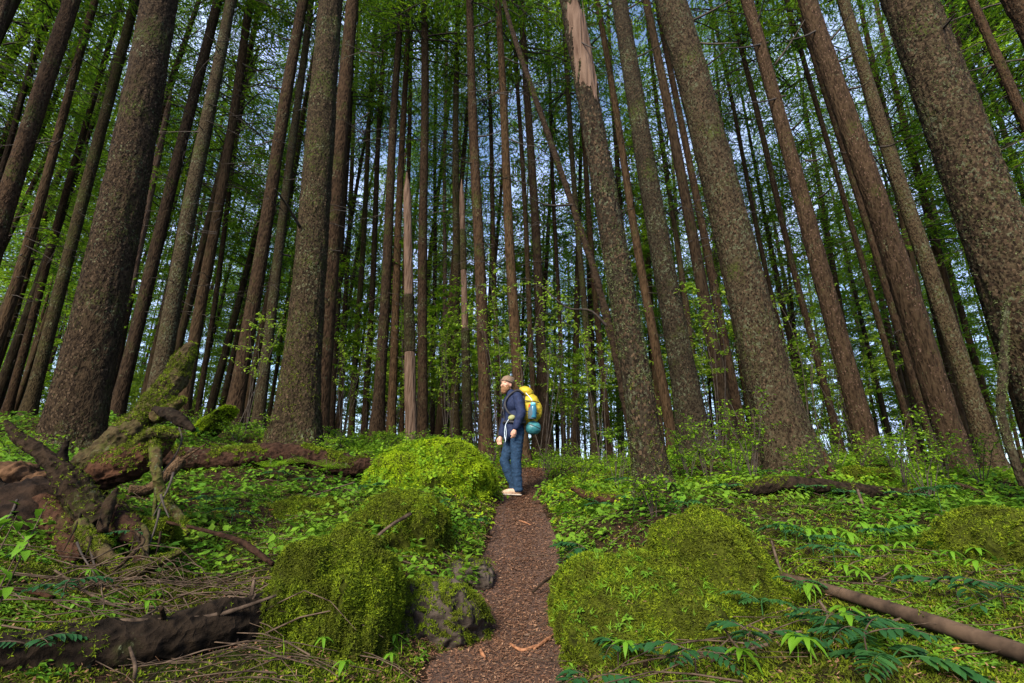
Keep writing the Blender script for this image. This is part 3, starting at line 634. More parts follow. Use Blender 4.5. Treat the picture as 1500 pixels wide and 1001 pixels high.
# ------------------------------------------------------------------ further trees
spots = [(t[1][0], t[1][1]) for t in tree_objs]
FTR = []
MARKS = [(90, 'massive scaly trunk'), (240, 'lichen-patched twin trunk'), (450, 'mossy-footed thick trunk'), (602, 'bare pink snag'), (708, 'straight dark trunk'), (757, 'hiker'), (925, 'lichen-crusted tree'), (995, 'thick greyish trunk'), (1110, 'wide-footed giant'), (1235, 'knobbly trunk'), (1352, 'smooth brown trunk'), (1480, 'huge leaning trunk')]
for i in range(3):
    V, Q = trunk_local(None, (.0, 0, 20), .26 + .04 * i, .13, 31, 12, 26, .01, .2, i + 40, 5.0); me_ = mesh('trunk', V, Q); me_.materials.append([BARK_FAR, BARK_FAR, BARK_FAR][i]); FTR.append(me_)
r = np.random.default_rng(11); cnt = 0; tries = 0
while cnt < 236 and tries < 9000:
    tries += 1; Y = 15.5 + 50 * r.random() ** 1.0; X = (r.random() * 2 - 1) * (Y * 1.12 + 3)
    if cnt >= 212: Y = r.uniform(8, 17); X = r.choice([-1, 1]) * Y * r.uniform(1.2, 1.75) 
    if abs(X / Y - .08) < .03 and Y < 25: continue
    if min((X - a) ** 2 + (Y - b) ** 2 for a, b in spots) < (2.2 if Y < 28 else 3.0) ** 2: continue
    spots.append((X, Y)); P0 = gp(X, Y); P0[2] -= .05
    mid = P0 + [0, 0, max(.3, Y * .33)] - C0; pxm = 750 + F_PX * np.dot(mid, rt2) / np.dot(mid, fw)
    q = sum(pxm > a for a, _ in MARKS); band = 'slim fir' if Y < 27 else ('thin distant fir' if Y < 46 else 'faint farthest fir')
    where = ('beyond and left of the ' + MARKS[0][1]) if q == 0 else (('beyond and right of the ' + MARKS[-1][1]) if q == len(MARKS) else 'seen between the %s and the %s' % (MARKS[q - 1][1], MARKS[q][1]))
    lab = band + ' ' + where; grp = 'firs ' + where + ', ' + band.split()[0]
    root = empty('fir_tree', P0, lab, 'tree', grp, r.random() * 6.28); s = r.uniform(.55, 1.15)
    k = cnt % 3; sz = r.uniform(.85, 1.1)
    tr_ = ob('trunk', FTR[k], None, root); tr_.scale = (s, s, sz); lean = (r.normal(0, .025), r.normal(0, .025), 0); tr_.rotation_euler = lean
    cb = r.uniform(8.0, 13) if Y < 27 else r.uniform(5.5, 12); cme, bme = FARC[r.integers(0, 3)] if Y > 24 else CROWNS[r.integers(0, 5)]; cs = r.uniform(.8, 1.1) * (.86 if Y > 27 else 1)
    for nm, dd in (('crown', cme), ('branches', bme)):
        e = ob(nm, dd, None, root); e.location = (cb * lean[1], -cb * lean[0], cb); e.scale = (cs, cs, (30 * sz - cb) / 21)
        if nm == 'branches': e['kind'] = 'stuff'
    if Y < 45:
        e = ob('dead_twigs', TWIGS[r.integers(0, 4)], None, root); e.location = (0, 0, 2.5); e['kind'] = 'stuff'
    cnt += 1
print('far trees', cnt)

#@@DETAIL
# ------------------------------------------------------------------ mossy rocks
def ico(sub):
    b = bmesh.new(); bmesh.ops.create_icosphere(b, subdivisions=sub, radius=1); V = np.array([v.co[:] for v in b.verts]); F = np.array([[v.index for v in f.verts] for f in b.faces]); b.free(); return V, F
MOSS3 = [moss_proto(3, i + 30) for i in range(6)]
ICO5, ICO4, ICO3 = ico(6), ico(5), ico(3)
def rock(px, py, Y, rad, label, seed, mossn, msize, upmin=-.35, skew=0.0, matm=MOSS, base=None, shape=.28, cat='rock', name='mossy_rock', yaw=0, bumps=None, blobby=2.6):
    c = at(px, py, Y); V, F = (ICO5 if base is None and Y < 5 else ICO4); d = V.copy()
    # boulder: squarer than a ball, lumpy, flattened beneath
    pw = (np.abs(d) ** blobby).sum(1) ** (-1 / blobby); P = d * pw[:, None]
    P = P * (1 + shape * fbm(P * 1.4 + seed, 3, seed) + shape * .35 * fbm(P * 5 + seed, 3, seed + 2) - .10 * np.abs(fbm(P * 3, 2, seed + 6)))[:, None]
    P = P * (1 - .16 * np.clip(fbm(P * np.array([4.5, 4.5, 1.6]) + 3, 2, seed + 11), -1, 1) ** 2 * 2)[:, None]
    P = P * np.array(rad); P[:, 0] += skew * P[:, 2]
    if yaw: P = rot(P, 'z', yaw)
    me_ = mesh('rock', P, F); o = empty(name, c, label, cat)
    ob('stone', me_, base or ROCKM, o)
    Q, Nn = surf_samples(me_, int(mossn * 2.9), seed=seed)
    keep = (Nn[:, 2] + .35 * fbm(Q * 7, 3, seed)) > upmin; keep &= (fbm(Q * 4.5, 3, seed + 8) > (-.42 if base is None else -.62))
    world = Q + c; gz = ground_z(world[:, 0], world[:, 1]); keep &= world[:, 2] > gz - .03; tc_ = C0 - world; keep &= (Nn * tc_).sum(1) / np.linalg.norm(tc_, axis=1) > -.35
    Q, Nn = Q[keep][:int(mossn * 1.3)], Nn[keep][:int(mossn * 1.3)]; msize = msize * .82
    r_ = np.random.default_rng(seed); hang = Nn * 1.0 + np.array([0, 0, .35]) * (Nn[:, 2:3] > .3) - np.array([0, 0, .4]) * (Nn[:, 2:3] < .3)
    lump = np.clip(.006 + .014 * fbm(Q * 16, 2, seed) + .036 * fbm(Q * 6, 2, seed + 4), 0, 1)[:, None]
    mb = scatter(MOSS3, Q + Nn * (lump - msize * .15), hang, msize * r_.uniform(.55, 1.25, len(Q)), tilt=.38)
    if len(Q): tag(mb.build('moss', matm, o, smooth=False), kind='stuff')
    return o, c, me_
MOSSBASE = flat_mat('moss_underlayer', (.012, .014, .003), (.045, .055, .006), 25, .95, .02, 1, .05)
rock(478, 975, 2.8, (.345, .38, .68), 'tall boulder thickly covered in moss, in the foreground left of the trail', 11, 26000, .021, base=MOSSBASE, shape=.22, skew=.03)
RE = rock(584, 806, 4.35, (.44, .46, .48), 'rounded mossy boulder behind the tall foreground boulder, a twig across it', 12, 18000, .025, base=MOSSBASE, upmin=-.2, skew=-.05)
RD = rock(636, 722, 6.6, (.82, .9, .74), 'bright lime-green moss mound beside the trail left of the hiker', 13, 17000, .036, base=MOSSBASE, matm=MOSS_B, shape=.26, blobby=2.0, name='moss_mound', cat='mound')
rock(644, 922, 3.15, (.27, .26, .25), 'low dark rock with a mossy cap at the left edge of the trail', 14, 8500, .019, upmin=.12, shape=.32)
RB = rock(962, 995, 3.0, (.58, .60, .62), 'wide mossy boulder in the foreground right of the trail', 15, 28000, .023, base=MOSSBASE, shape=.24, blobby=2.2)
rock(1150, 960, 3.0, (.28, .36, .30), 'low mossy shoulder of earth right of the mossy hump', 25, 7000, .022, base=MOSSBASE, shape=.3)
rock(688, 724, 7.0, (.34, .5, .26), 'lower lime-green moss skirt between the lime moss mound and the hiker', 26, 7000, .034, base=MOSSBASE, matm=MOSS_B, name='moss_mound', cat='mound')
rock(455, 770, 5.0, (.45, .4, .24), 'low mossy swell left of the rounded boulder', 27, 7000, .028, base=MOSSBASE, name='moss_mound', cat='mound')
RC = rock(1052, 930, 3.15, (.43, .48, .68), 'mossy hump rising highest on the right of the trail', 16, 19000, .023, base=MOSSBASE, shape=.2, blobby=2.1)
rock(1500, 850, 3.5, (.50, .5, .42), 'moss-covered hump at the right edge of the photo', 17, 9000, .026, base=MOSSBASE, cat='mound', name='moss_mound')
rock(1268, 716, 6.3, (.33, .3, .26), 'small mossy boulder right of the foot of the giant trunk', 18, 3000, .032, base=MOSSBASE)
rock(214, 812, 3.6, (.20, .2, .24), 'mossy lump under the tangled roots on the left', 19, 4500, .022, base=MOSSBASE)
rock(306, 628, 9.2, (.16, .3, .42), 'leaning slab of rock covered in moss behind the left fallen log', 20, 2200, .05, skew=.75, base=MOSSBASE, matm=MOSS_B)
rock(303, 662, 8.3, (.22, .2, .14), 'small round moss cushion just above the left fallen log', 21, 1300, .036, base=MOSSBASE, cat='mound', name='moss_mound', matm=MOSS_B)
rock(22, 706, 3.9, (.16, .2, .16), 'smooth brown earthy stone lodged among roots at the far left', 22, 10, .02, upmin=2, base=SOILROCK, name='brown_stone')
rock(66, 716, 3.8, (.13, .16, .12), 'smaller brown stone right of the smooth one among the roots', 23, 10, .02, upmin=2, base=SOILROCK, name='brown_stone')
rock(690, 850, 4.0, (.18, .2, .14), 'half buried dark stone on the left verge of the trail', 24, 900, .02, upmin=.6)

# ------------------------------------------------------------------ logs, stump and branches
def px_tube(lst, seg=12, n=60, amp=.2, fr=7, seed=1, stretch=None, origin=None, sag=None):
    P = np.array([at(a, b, Y) for a, b, Y, w_ in lst]); r_ = [w_ * mpp(p) / 2 for p, (_, _, _, w_) in zip(P, lst)]
    if sag is not None:
        gz = ground_z(P[:, 0], P[:, 1]); P[:, 2] = np.maximum(P[:, 2], gz + np.array(r_) * sag + .02)
    if origin is not None: P = P - origin
    return tube(P, r_, seg, n, disp=rough(amp, fr, seed, stretch))
def log(lst, label, mat, name='fallen_log', cat='log', seg=28, n=140, amp=.22, fr=5, seed=1, moss=0, msize=.025, mz=.2, group=None, lift=.8):
    c = at(*lst[len(lst) // 2][:3]); o = empty(name, c, label, cat, group)
    mb = MB(); mb.add(*px_tube(lst, seg, n, amp, fr, seed, None, c, lift)); b_ = mb.build('wood', mat, o)
    if moss:
        Q, Nn = surf_samples(b_.data, moss * 2, upmin=mz, seed=seed); k = fbm(Q * 3, 3, seed) > 0; Q, Nn = Q[k][:moss], Nn[k][:moss]
        tag(scatter(MOSSP, Q, Nn, msize * rng.uniform(.5, 1.2, len(Q)), tilt=.4).build('moss', MOSS, o, smooth=False), kind='stuff')
    return o, c
o, c = log([(-120, 1015, 1.85, 84), (60, 978, 2.05, 82), (200, 948, 2.2, 80), (310, 922, 2.35, 74), (388, 902, 2.55, 66)], 'thick dark rotting log lying across the lower left corner', WOOD_D, seed=31, amp=.28, moss=350, lift=-.2, msize=.014, seg=48, n=220)
for q in ([(240, 905, 2.2, 8), (236, 890, 2.15, 6)], [(318, 905, 2.3, 9), (326, 888, 2.3, 5)]):
    mb = MB(); mb.add(*px_tube(q, 8, 8, .2, 9, 3, None, c)); mb.build('knot', WOOD_D, o)
o, c = log([(200, 700, 6.2, 30), (300, 692, 6.4, 33), (420, 690, 6.5, 32), (500, 690, 6.6, 34), (568, 686, 6.7, 24)], 'reddish brown fallen log lying across the slope behind the stump', WOOD_RED, seed=32, amp=.3, moss=2600, msize=.03, seg=32, n=200)
o, c = log([(1085, 770, 5.0, 18), (1150, 762, 5.1, 24), (1220, 764, 5.2, 23), (1300, 762, 5.3, 19), (1370, 752, 5.4, 14)], 'split dark log lying level among plants right of the mossy boulder', WOOD_D, seed=33, amp=.32, moss=500, msize=.022)
o, c = log([(838, 714, 5.6, 9), (866, 728, 5.5, 15), (910, 742, 5.4, 14), (985, 760, 5.2, 8)], 'short rotten log pointing at the foot of the lichen-crusted tree', WOOD_RED, seed=34, amp=.35, moss=250)
o, c = log([(1140, 842, 3.1, 11), (1210, 876, 2.85, 15), (1300, 915, 2.55, 19), (1400, 960, 2.25, 24), (1560, 1035, 1.9, 30)], 'smooth brown pole lying diagonally into the lower right corner', POLE, name='fallen_pole', seed=35, amp=.02, fr=2, moss=120, msize=.015)
o, c = log([(180, 752, 4.6, 15), (215, 722, 4.7, 15), (245, 696, 4.8, 16), (266, 674, 4.9, 15)], 'pale broken branch propped against the left fallen log', WOOD_T, name='broken_branch', cat='branch', seed=36, amp=.15, n=50, seg=14)
mb = MB(); mb.add(*px_tube([(262, 676, 4.9, 7), (280, 664, 4.9, 4), (302, 650, 4.9, 2)], 8, 20, .2, 9, 3, None, c)); mb.build('splinter', WOOD_T, o)
o, c = log([(1222, 705, 6.2, 13), (1216, 692, 6.2, 12), (1210, 676, 6.2, 7), (1207, 662, 6.2, 2)], 'short reddish splintered stake at the right foot of the giant trunk', WOOD_RED, name='wood_stake', cat='stake', seed=37, amp=.4, n=40, seg=12)

SC = at(150, 760, 3.7)
st = empty('uprooted_stump', SC, 'uprooted stump with tangled dark roots and a mossy broken trunk pointing up to the right', 'stump')
def spart(name, mat, lst, seg=14, n=60, amp=.25, fr=7, seed=1, moss=0, msize=.02):
    mb = MB(); mb.add(*px_tube(lst, int(seg * 1.7) if amp > .19 else seg, int(n * 1.3), amp * (1.25 if amp > .19 else 1), fr, seed, None, SC)); b_ = mb.build(name, mat, st)
    if moss:
        Q, Nn = surf_samples(b_.data, moss * 2, upmin=-.1, seed=seed); k = fbm(Q * 4, 3, seed) > -.1; Q, Nn = Q[k][:moss], Nn[k][:moss]
        tag(scatter(MOSSP, Q, Nn, msize * rng.uniform(.5, 1.2, len(Q)), tilt=.4).build('moss', MOSS, b_, smooth=False), kind='stuff')
    return b_
spart('broken_trunk', WOOD_M, [(120, 700, 3.75, 55), (150, 672, 3.8, 52), (190, 632, 3.9, 48), (230, 588, 4.0, 40), (256, 552, 4.05, 34), (272, 522, 4.1, 26), (282, 502, 4.1, 10)], 36, 160, .32, 6, 41, 2600, .02)
spart('lower_trunk', WOOD_RED, [(110, 720, 3.6, 40), (150, 695, 3.6, 54), (195, 675, 3.65, 50), (232, 655, 3.7, 34), (255, 636, 3.75, 12)], 30, 120, .35, 6, 42, 1000, .018)
spart('limb_stub', WOOD_M, [(225, 612, 3.9, 24), (250, 598, 3.9, 20), (268, 585, 3.85, 10)], 16, 40, .4, 9, 43, 250)
spart('root', WOOD_M, [(190, 655, 3.6, 16), (222, 634, 3.6, 18), (248, 634, 3.6, 14), (262, 640, 3.6, 6)], 14, 50, .35, 10, 44, 300)
spart('root', WOOD_D, [(8, 616, 3.4, 6), (26, 640, 3.4, 18), (60, 664, 3.4, 24), (92, 694, 3.4, 34), (120, 735, 3.4, 46), (150, 770, 3.4, 52)], 28, 120, .28, 8, 45, 300, .016)
spart('root', WOOD_D, [(97, 700, 3.45, 20), (92, 668, 3.4, 13), (98, 645, 3.4, 5)], 12, 30, .35, 10, 46)
spart('root', WOOD_D, [(228, 600, 3.9, 12), (248, 606, 3.8, 18), (268, 618, 3.75, 16), (284, 630, 3.7, 7)], 14, 50, .3, 10, 47)
spart('root', WOOD_M, [(226, 648, 3.6, 17), (230, 690, 3.5, 16), (240, 730, 3.5, 15), (262, 755, 3.45, 13), (276, 782, 3.4, 8)], 14, 70, .35, 10, 48, 300)
spart('root', WOOD_M, [(232, 690, 3.5, 9), (228, 735, 3.5, 7), (222, 775, 3.5, 3)], 8, 40, .3, 12, 49)
spart('root', DEADTWIG, [(262, 622, 3.75, 3), (266, 645, 3.7, 3), (255, 670, 3.7, 2.5), (240, 690, 3.65, 2), (236, 710, 3.6, 1)], 6, 40, .1, 12, 50)
spart('root', WOOD_M, [(120, 770, 3.3, 26), (150, 810, 3.1, 24), (185, 838, 3.0, 20), (225, 826, 3.0, 16), (268, 806, 3.0, 9)], 16, 80, .3, 10, 51, 700)
spart('root', WOOD_RED, [(60, 740, 3.5, 34), (90, 770, 3.4, 44), (110, 810, 3.2, 30), (80, 850, 3.0, 16)], 20, 70, .35, 7, 52, 200)
spart('root', WOOD_D, [(-30, 690, 3.6, 22), (20, 745, 3.5, 28), (60, 775, 3.4, 30), (110, 800, 3.3, 26)], 20, 70, .35, 7, 53)
spart('root', WOOD_RED, [(150, 740, 3.5, 46), (185, 770, 3.4, 38), (208, 790, 3.3, 26), (198, 830, 3.1, 12)], 20, 70, .35, 7, 54, 300)
spart('root', WOOD_D, [(20, 800, 3.3, 22), (30, 830, 3.1, 26), (28, 860, 3.0, 16)], 14, 50, .35, 8, 55)
spart('root', WOOD_M, [(165, 845, 3.05, 8), (205, 830, 3.0, 11), (215, 790, 3.1, 9), (210, 770, 3.2, 6)], 12, 50, .3, 10, 56)
spart('root', WOOD_T, [(165, 838, 2.95, 3), (190, 815, 2.95, 7), (210, 793, 3.0, 6), (200, 780, 3.0, 3)], 8, 40, .3, 10, 57)
spart('root', WOOD_D, [(150, 780, 3.2, 18), (162, 735, 3.3, 14), (172, 715, 3.35, 5)], 12, 40, .4, 10, 58)
rs = np.random.default_rng(5)
for k in range(14):                      # fine hanging roots
    a, b = rs.uniform(10, 290), rs.uniform(690, 800); Yk = 3.55 - (b - 690) * .004; l = rs.uniform(25, 80); s_ = rs.uniform(-30, 30)
    spart('rootlet', DEADTWIG if k % 2 else WOOD_D, [(a, b, Yk, 4), (a + s_ * .3, b + l * .4, Yk - .1, 3), (a + s_, b + l, Yk - .25, 1.5)], 6, 16, .2, 12, 60 + k)
# packed soil held by the roots
V, F = ICO4
P = V * (1 + .35 * fbm(V * 2, 4, 3) + .12 * fbm(V * 7, 3, 5))[:, None] * np.array((.55, .34, .36)); P = rot(P, 'y', .35)
ob('root_soil', mesh('root_soil', P, F), flat_mat('dark_root_soil', (.006, .004, .003), (.025, .015, .010), 12, .95, .03, 1, .08), st, tuple(at(70, 790, 3.65) - SC))

# loose branches lying about
BR = [([(-20, 948, 2.0, 5), (80, 930, 2.1, 6), (150, 912, 2.15, 7), (230, 908, 2.2, 7), (320, 900, 2.3, 7), (405, 872, 2.4, 4)], 'long thin pale branch lying along the top of the foreground log', TWIG),
 ([(40, 955, 2.05, 5), (120, 935, 2.15, 6), (170, 925, 2.2, 5), (230, 892, 2.4, 3)], 'thin twig crossing under the long pale branch on the left', TWIG),
 ([(205, 757, 3.6, 3), (280, 772, 3.4, 5), (345, 790, 3.3, 8), (375, 808, 3.2, 10), (400, 826, 3.1, 7)], 'bent brown branch sloping down toward the tall mossy boulder', WOOD_RED),
 ([(80, 835, 2.7, 3), (130, 872, 2.6, 4), (165, 905, 2.5, 4)], 'short twig sloping below the roots on the left', TWIG),
 ([(-20, 888, 2.4, 5), (30, 884, 2.5, 6), (75, 890, 2.5, 5)], 'brown stick lying at the left edge below the roots', WOOD_RED),
 ([(195, 1001, 2.0, 6), (198, 975, 2.0, 6), (190, 948, 2.05, 4)], 'upright twig stub standing in front of the foreground log', TWIG),
 ([(365, 905, 2.5, 3), (372, 850, 2.6, 4), (350, 960, 2.5, 4)], 'twig hanging at the dark end of the foreground log', TWIG),
 ([(375, 870, 2.45, 3), (352, 910, 2.4, 4), (340, 985, 2.35, 3)], 'thin twig drooping in the dark hollow beside the tall boulder', TWIG),
 ([(545, 792, 3.75, 5), (572, 770, 3.8, 5), (602, 752, 3.9, 6)], 'grey twig leaning on the rounded boulder', TWIG),
 ([(430, 735, 5, 2), (470, 722, 5.2, 2.5), (520, 706, 5.4, 2)], 'thin twig on the slope below the red fallen log', TWIG),
 ([(1000, 726, 5.3, 5), (1040, 714, 5.3, 6), (1100, 708, 5.3, 5), (1150, 712, 5.4, 3)], 'thin bare branch curving right from the lichen-crusted tree', WOOD_D),
 ([(1256, 717, 4.9, 4), (1266, 745, 4.7, 4), (1278, 770, 4.6, 4)], 'pale stick standing up in front of the split dark log', TWIG),
 ([(1165, 715, 5.5, 5), (1185, 698, 5.6, 5), (1198, 684, 5.7, 4)], 'stick leaning up to the foot of the giant trunk', WOOD_RED),
 ([(1195, 688, 5.6, 3), (1208, 705, 5.5, 3), (1222, 722, 5.4, 3)], 'pale twig crossing the reddish stake', TWIG),
 ([(1240, 735, 4.9, 4), (1290, 758, 4.7, 5), (1325, 778, 4.6, 4)], 'reddish stick sloping through the plants above the split log', WOOD_RED),
 ([(1130, 792, 3.6, 3), (1138, 820, 3.4, 4), (1146, 842, 3.2, 3)], 'thin grey twig by the upper end of the brown pole', TWIG),
 ([(1400, 708, 6.2, 5), (1430, 722, 6, 6), (1450, 735, 5.8, 6)], 'brown stick at the foot of the smooth brown trunk', WOOD_T),
 ([(865, 845, 3.3, 0.5), (884, 846, 3.25, 3), (885, 860, 3.2, 3), (880, 870, 3.15, 2)], 'small curled pale twig on the wide mossy boulder', DEADTWIG),
 ([(1060, 920, 2.35, 3), (1085, 955, 2.3, 4), (1130, 985, 2.25, 5)], 'thin stick at the foot of the mossy hump on the right', TWIG),
 ([(1095, 916, 2.45, 3), (1130, 930, 2.4, 3), (1180, 962, 2.35, 3)], 'straight thin twig pointing right from the mossy hump', TWIG),
 ([(780, 868, 3.7, 3), (800, 850, 3.75, 4), (828, 836, 3.8, 4)], 'dark twig at the right edge of the trail', WOOD_D),
 ([(1203, 930, 2.5, 3), (1212, 900, 2.5, 4), (1200, 880, 2.6, 4)], 'bare twig standing beside the brown pole', TWIG)]
for i, (lst, lab, mt) in enumerate(BR):
    P = np.array([at(a, b, Y) for a, b, Y, w_ in lst])
    c = P[len(P) // 2]; mb = MB(); mb.add(*px_tube(lst, 7, 24, .15, 14, i, None, c, 1.0)); o = mb.build('fallen_branch', mt, None, tuple(c)); tag(o, lab, 'branch', 'loose sticks on the forest floor')
# wood chips on the trail
CHIPS = [([(746, 954, 3), (765, 950, 2.9), (788, 952, 2.95)], 6, 'orange-brown strip of wood lying across the trail'),
 ([(782, 940, 2.9), (798, 930, 3.0), (812, 915, 3.1)], 6, 'orange splinter at the right side of the trail'),
 ([(704, 958, 2.9), (706, 970, 2.85), (710, 980, 2.8)], 8, 'orange splinter at the foot of the low dark rock'),
 ([(768, 925, 3.1), (776, 922, 3.1), (783, 918, 3.1)], 4, 'small pale chip in the middle of the trail'),
 ([(760, 772, 5.6), (768, 776, 5.5), (778, 780, 5.4)], 3, 'pale sliver higher up the trail')]
for lst, wp, lab in CHIPS:
    P = np.array([at(a, b, Y) for a, b, Y in lst]); P[:, 2] = ground_z(P[:, 0], P[:, 1]) + .022; r_ = wp * mpp(P[0]) / 2
    mb = MB(); V, F = tube(P, [r_ * .6, r_, r_ * .4], 7, 14, disp=rough(.4, 30, 2)); mb.add(V - P[1], F); tag(mb.build('wood_chip', BARE if wp == 4 else flat_mat('orange_wood', (.12, .045, .02), (.30, .14, .07), 30), None, tuple(P[1])), lab, 'wood chip')

# ------------------------------------------------------------------ ground cover
def spread(n, y0, y1, seed, lim=1.2, pathclear=1.0):
    r_ = np.random.default_rng(seed); Y = np.exp(r_.uniform(math.log(y0), math.log(y1), n)); X = Y * r_.uniform(-lim, lim, n)
    k = np.abs(X - path_x(Y)) > path_w(Y) * (pathclear + .12 * fbm(np.stack([X * 3, Y * 3, 0 * X], -1), 2, seed)); k |= Y > 10.5
    return X[k], Y[k]
def cover(name, protos, mat, n, y0, y1, size, seed, mask=None, lift=0, tilt=.2, lim=1.2, grow=.12, pathclear=1.0, smooth=False):
    X, Y = spread(n, y0, y1, seed, lim, pathclear)
    if mask is not None: k = mask(X, Y); X, Y = X[k], Y[k]
    Z = ground_z(X, Y) + lift; r_ = np.random.default_rng(seed)
    sc = size * (1 + grow * Y) * r_.uniform(.55, 1.3, len(X))
    o = scatter(protos, np.stack([X, Y, Z], -1), ground_n(X, Y) * .6 + np.array([0, 0, .4]), sc, tilt=tilt).build(name, mat, smooth=smooth)
    return tag(o, kind='stuff')
def nmask(s, f, lo): return lambda X, Y: fbm(np.stack([X * f, Y * f, 0 * X], -1), 3, s) > lo
def both(*ms):
    def g(X, Y):
        k = np.ones(len(X), bool)
        for m_ in ms: k &= m_(X, Y)
        return k
    return g
tag(cover('moss_carpet', MOSS3, MOSS, 95000, 1.7, 13, .016, 101, nmask(1, .9, -.30), tilt=.5), 'patches of yellow-green moss carpeting the forest floor', 'moss')
tag(cover('moss_carpet', MOSS3, MOSS, 12000, 1.75, 4.2, .017, 120, None, tilt=.6), 'low moss tufts filling the near ground between litter', 'moss')
tag(cover('moss_carpet', MOSS3, MOSS_B, 15000, 5, 14, .020, 102, both(nmask(2, .8, -.2), lambda X, Y: np.abs(X - .4) < Y * .36), tilt=.5), 'lime-green moss along the verges around the hiker', 'moss')
tag(cover('small_herbs', HERBP, HERB, 23000, 1.9, 16, .026, 103, lambda X, Y: (fbm(np.stack([X * .8, Y * .8, 0 * X], -1), 3, 4) > -.55) & ((Y > 3.8) | (fbm(np.stack([X * 1.7, Y * 1.7, 0 * X], -1), 3, 44) > np.where(X > 0, -.12, .1))), tilt=.3), 'low leafy herbs covering the slopes', 'herbs')
tag(cover('small_herbs', HERBP, SHRUB, 7500, 3.2, 15, .028, 104, nmask(5, .7, -.12), tilt=.3), 'fresh light green herbs scattered over the slopes', 'herbs')
tag(cover('leafy_sprigs', SMALLP, SHRUB, 5500, 5.5, 16, .075, 105, both(nmask(6, .6, -.25), lambda X, Y: X > -.32 * Y), tilt=.25, grow=.09), 'bright small-leaved growth filling both sides of the upper trail', 'undergrowth')
tag(cover('leafy_sprigs', SMALLP, MOSS_B, 3000, 5.0, 11, .05, 106, lambda X, Y: np.abs(X - path_x(Y)) < 1.5, tilt=.25, grow=.09), 'lime green trailside growth near the hiker', 'undergrowth')
tag(cover('leafy_sprigs', SMALLP, HERB, 6500, 3.2, 26, .10, 107, nmask(7, .5, -.2), tilt=.25, grow=.05), 'dark leafy growth around the feet of the far trunks', 'undergrowth')
tag(cover('grass', GRASSP, SHRUB, 2600, 2.2, 8, .045, 108, nmask(8, 1.3, .0), tilt=.2), 'thin grass blades among the moss', 'grass')
NEEDLEP = [(np.array([[0, -.05, 0], [1, -.04, .0], [1, .04, .02], [0, .05, .02]]) * [1, 1, 1], [np.array([[0, 1, 2, 3]])]),
           (np.array([[0, -.12, 0], [.5, -.14, .03], [.5, .12, .05], [0, .1, .02]]), [np.array([[0, 1, 2, 3]])])]
r_ = np.random.default_rng(9); n = 42000; Yp = np.exp(r_.uniform(math.log(1.9), math.log(11), n)); Xp = path_x(Yp) + path_w(Yp) * np.clip(r_.normal(0, .62, n), -1.8, 1.8)
tag(scatter(NEEDLEP, np.stack([Xp, Yp, ground_z(Xp, Yp) + .017 + r_.random(n) * .006], -1), np.tile([0, 0, 1.0], (n, 1)), .012 * (1 + .25 * Yp) * r_.uniform(.4, 1.6, n), tilt=.22).build('needle_litter', LITTER, smooth=False), 'reddish fallen needles and bark crumbs on the trail', 'litter', kind='stuff')
tag(cover('needle_litter', NEEDLEP, LITTER, 22000, 1.7, 12, .018, 110, None, .02, tilt=.3), 'brown fallen needles and flakes under the plants', 'litter')
def on_rock(rk, protos, mat, n, size, name, label, cat, up_=.2, seed=1, xm=None):
    Q, Nn = surf_samples(rk[2], n * 3, upmin=up_, seed=seed); k = fbm(Q * 3.5, 2, seed) > -.05
    if xm is not None: k &= Q[:, 0] < xm
    Q, Nn = Q[k][:n], Nn[k][:n]; tag(scatter(protos, Q + rk[1], Nn * .5 + np.array([0, 0, .6]), size * rng.uniform(.5, 1.3, len(Q)), tilt=.3).build(name, mat, smooth=False), label, cat, kind='stuff')
on_rock(RB, GRASSP, BRIGHT, 420, .05, 'grass', 'bright grass blades growing on the left shoulder of the wide mossy boulder', 'grass', .1, 3, .25)
on_rock(RB, HERBP, HERB, 240, .030, 'small_herbs', 'tiny herbs rooted in the moss of the wide boulder', 'herbs', .1, 4)
on_rock(RB, NEEDLEP, LITTER, 700, .022, 'needle_litter', 'brown needles caught on the wide mossy boulder', 'litter', .3, 5)
on_rock(RC, NEEDLEP, LITTER, 500, .022, 'needle_litter', 'brown needles caught on the mossy hump', 'litter', .3, 6)
on_rock(RC, GRASSP, BRIGHT, 120, .045, 'grass', 'sparse grass blades on the mossy hump', 'grass', .2, 7)
on_rock(RD, SMALLP, SHRUB, 420, .075, 'leafy_sprigs', 'small-leaved sprigs sprouting from the lime moss mound', 'undergrowth', .1, 8)
on_rock(RE, HERBP, HERB, 160, .035, 'small_herbs', 'tiny herbs rooted in the moss of the rounded boulder', 'herbs', .1, 9)
# fine dead twigs: joined, past counting
mb = MB(); r_ = np.random.default_rng(12)
def finetwig(x, y, l, az, r0, dz=.03, rise=.1):
    t = np.linspace(0, 1, 5); X = x + math.cos(az) * l * t + r_.normal(0, .04 * l, 5).cumsum() * .5; Y = y + math.sin(az) * l * t + r_.normal(0, .04 * l, 5).cumsum() * .5
    mb.add(*tube(np.stack([X, Y, ground_z(X, Y) + dz + rise * l * np.sin(t * 2.6) * r_.random()], -1), np.linspace(r0, r0 * .35, 5), 4, caps=False))
for i in range(420):
    Y = math.exp(r_.uniform(math.log(2.0), math.log(9))); X = Y * r_.uniform(-1.1, 1.1)
    if abs(X - path_x(Y)) < path_w(Y) * 1.05: continue
    finetwig(X, Y, r_.uniform(.15, .7), r_.uniform(-.6, .6) + (0 if i % 2 else 3.1), r_.uniform(.002, .005))
for i in range(80):                     # brushwood between the roots and the foreground log
    q = at(r_.uniform(60, 390), r_.uniform(830, 900), r_.uniform(2.35, 3.0)); finetwig(q[0], q[1], r_.uniform(.15, .6), r_.normal(0, .5), r_.uniform(.002, .005), .05, .35)
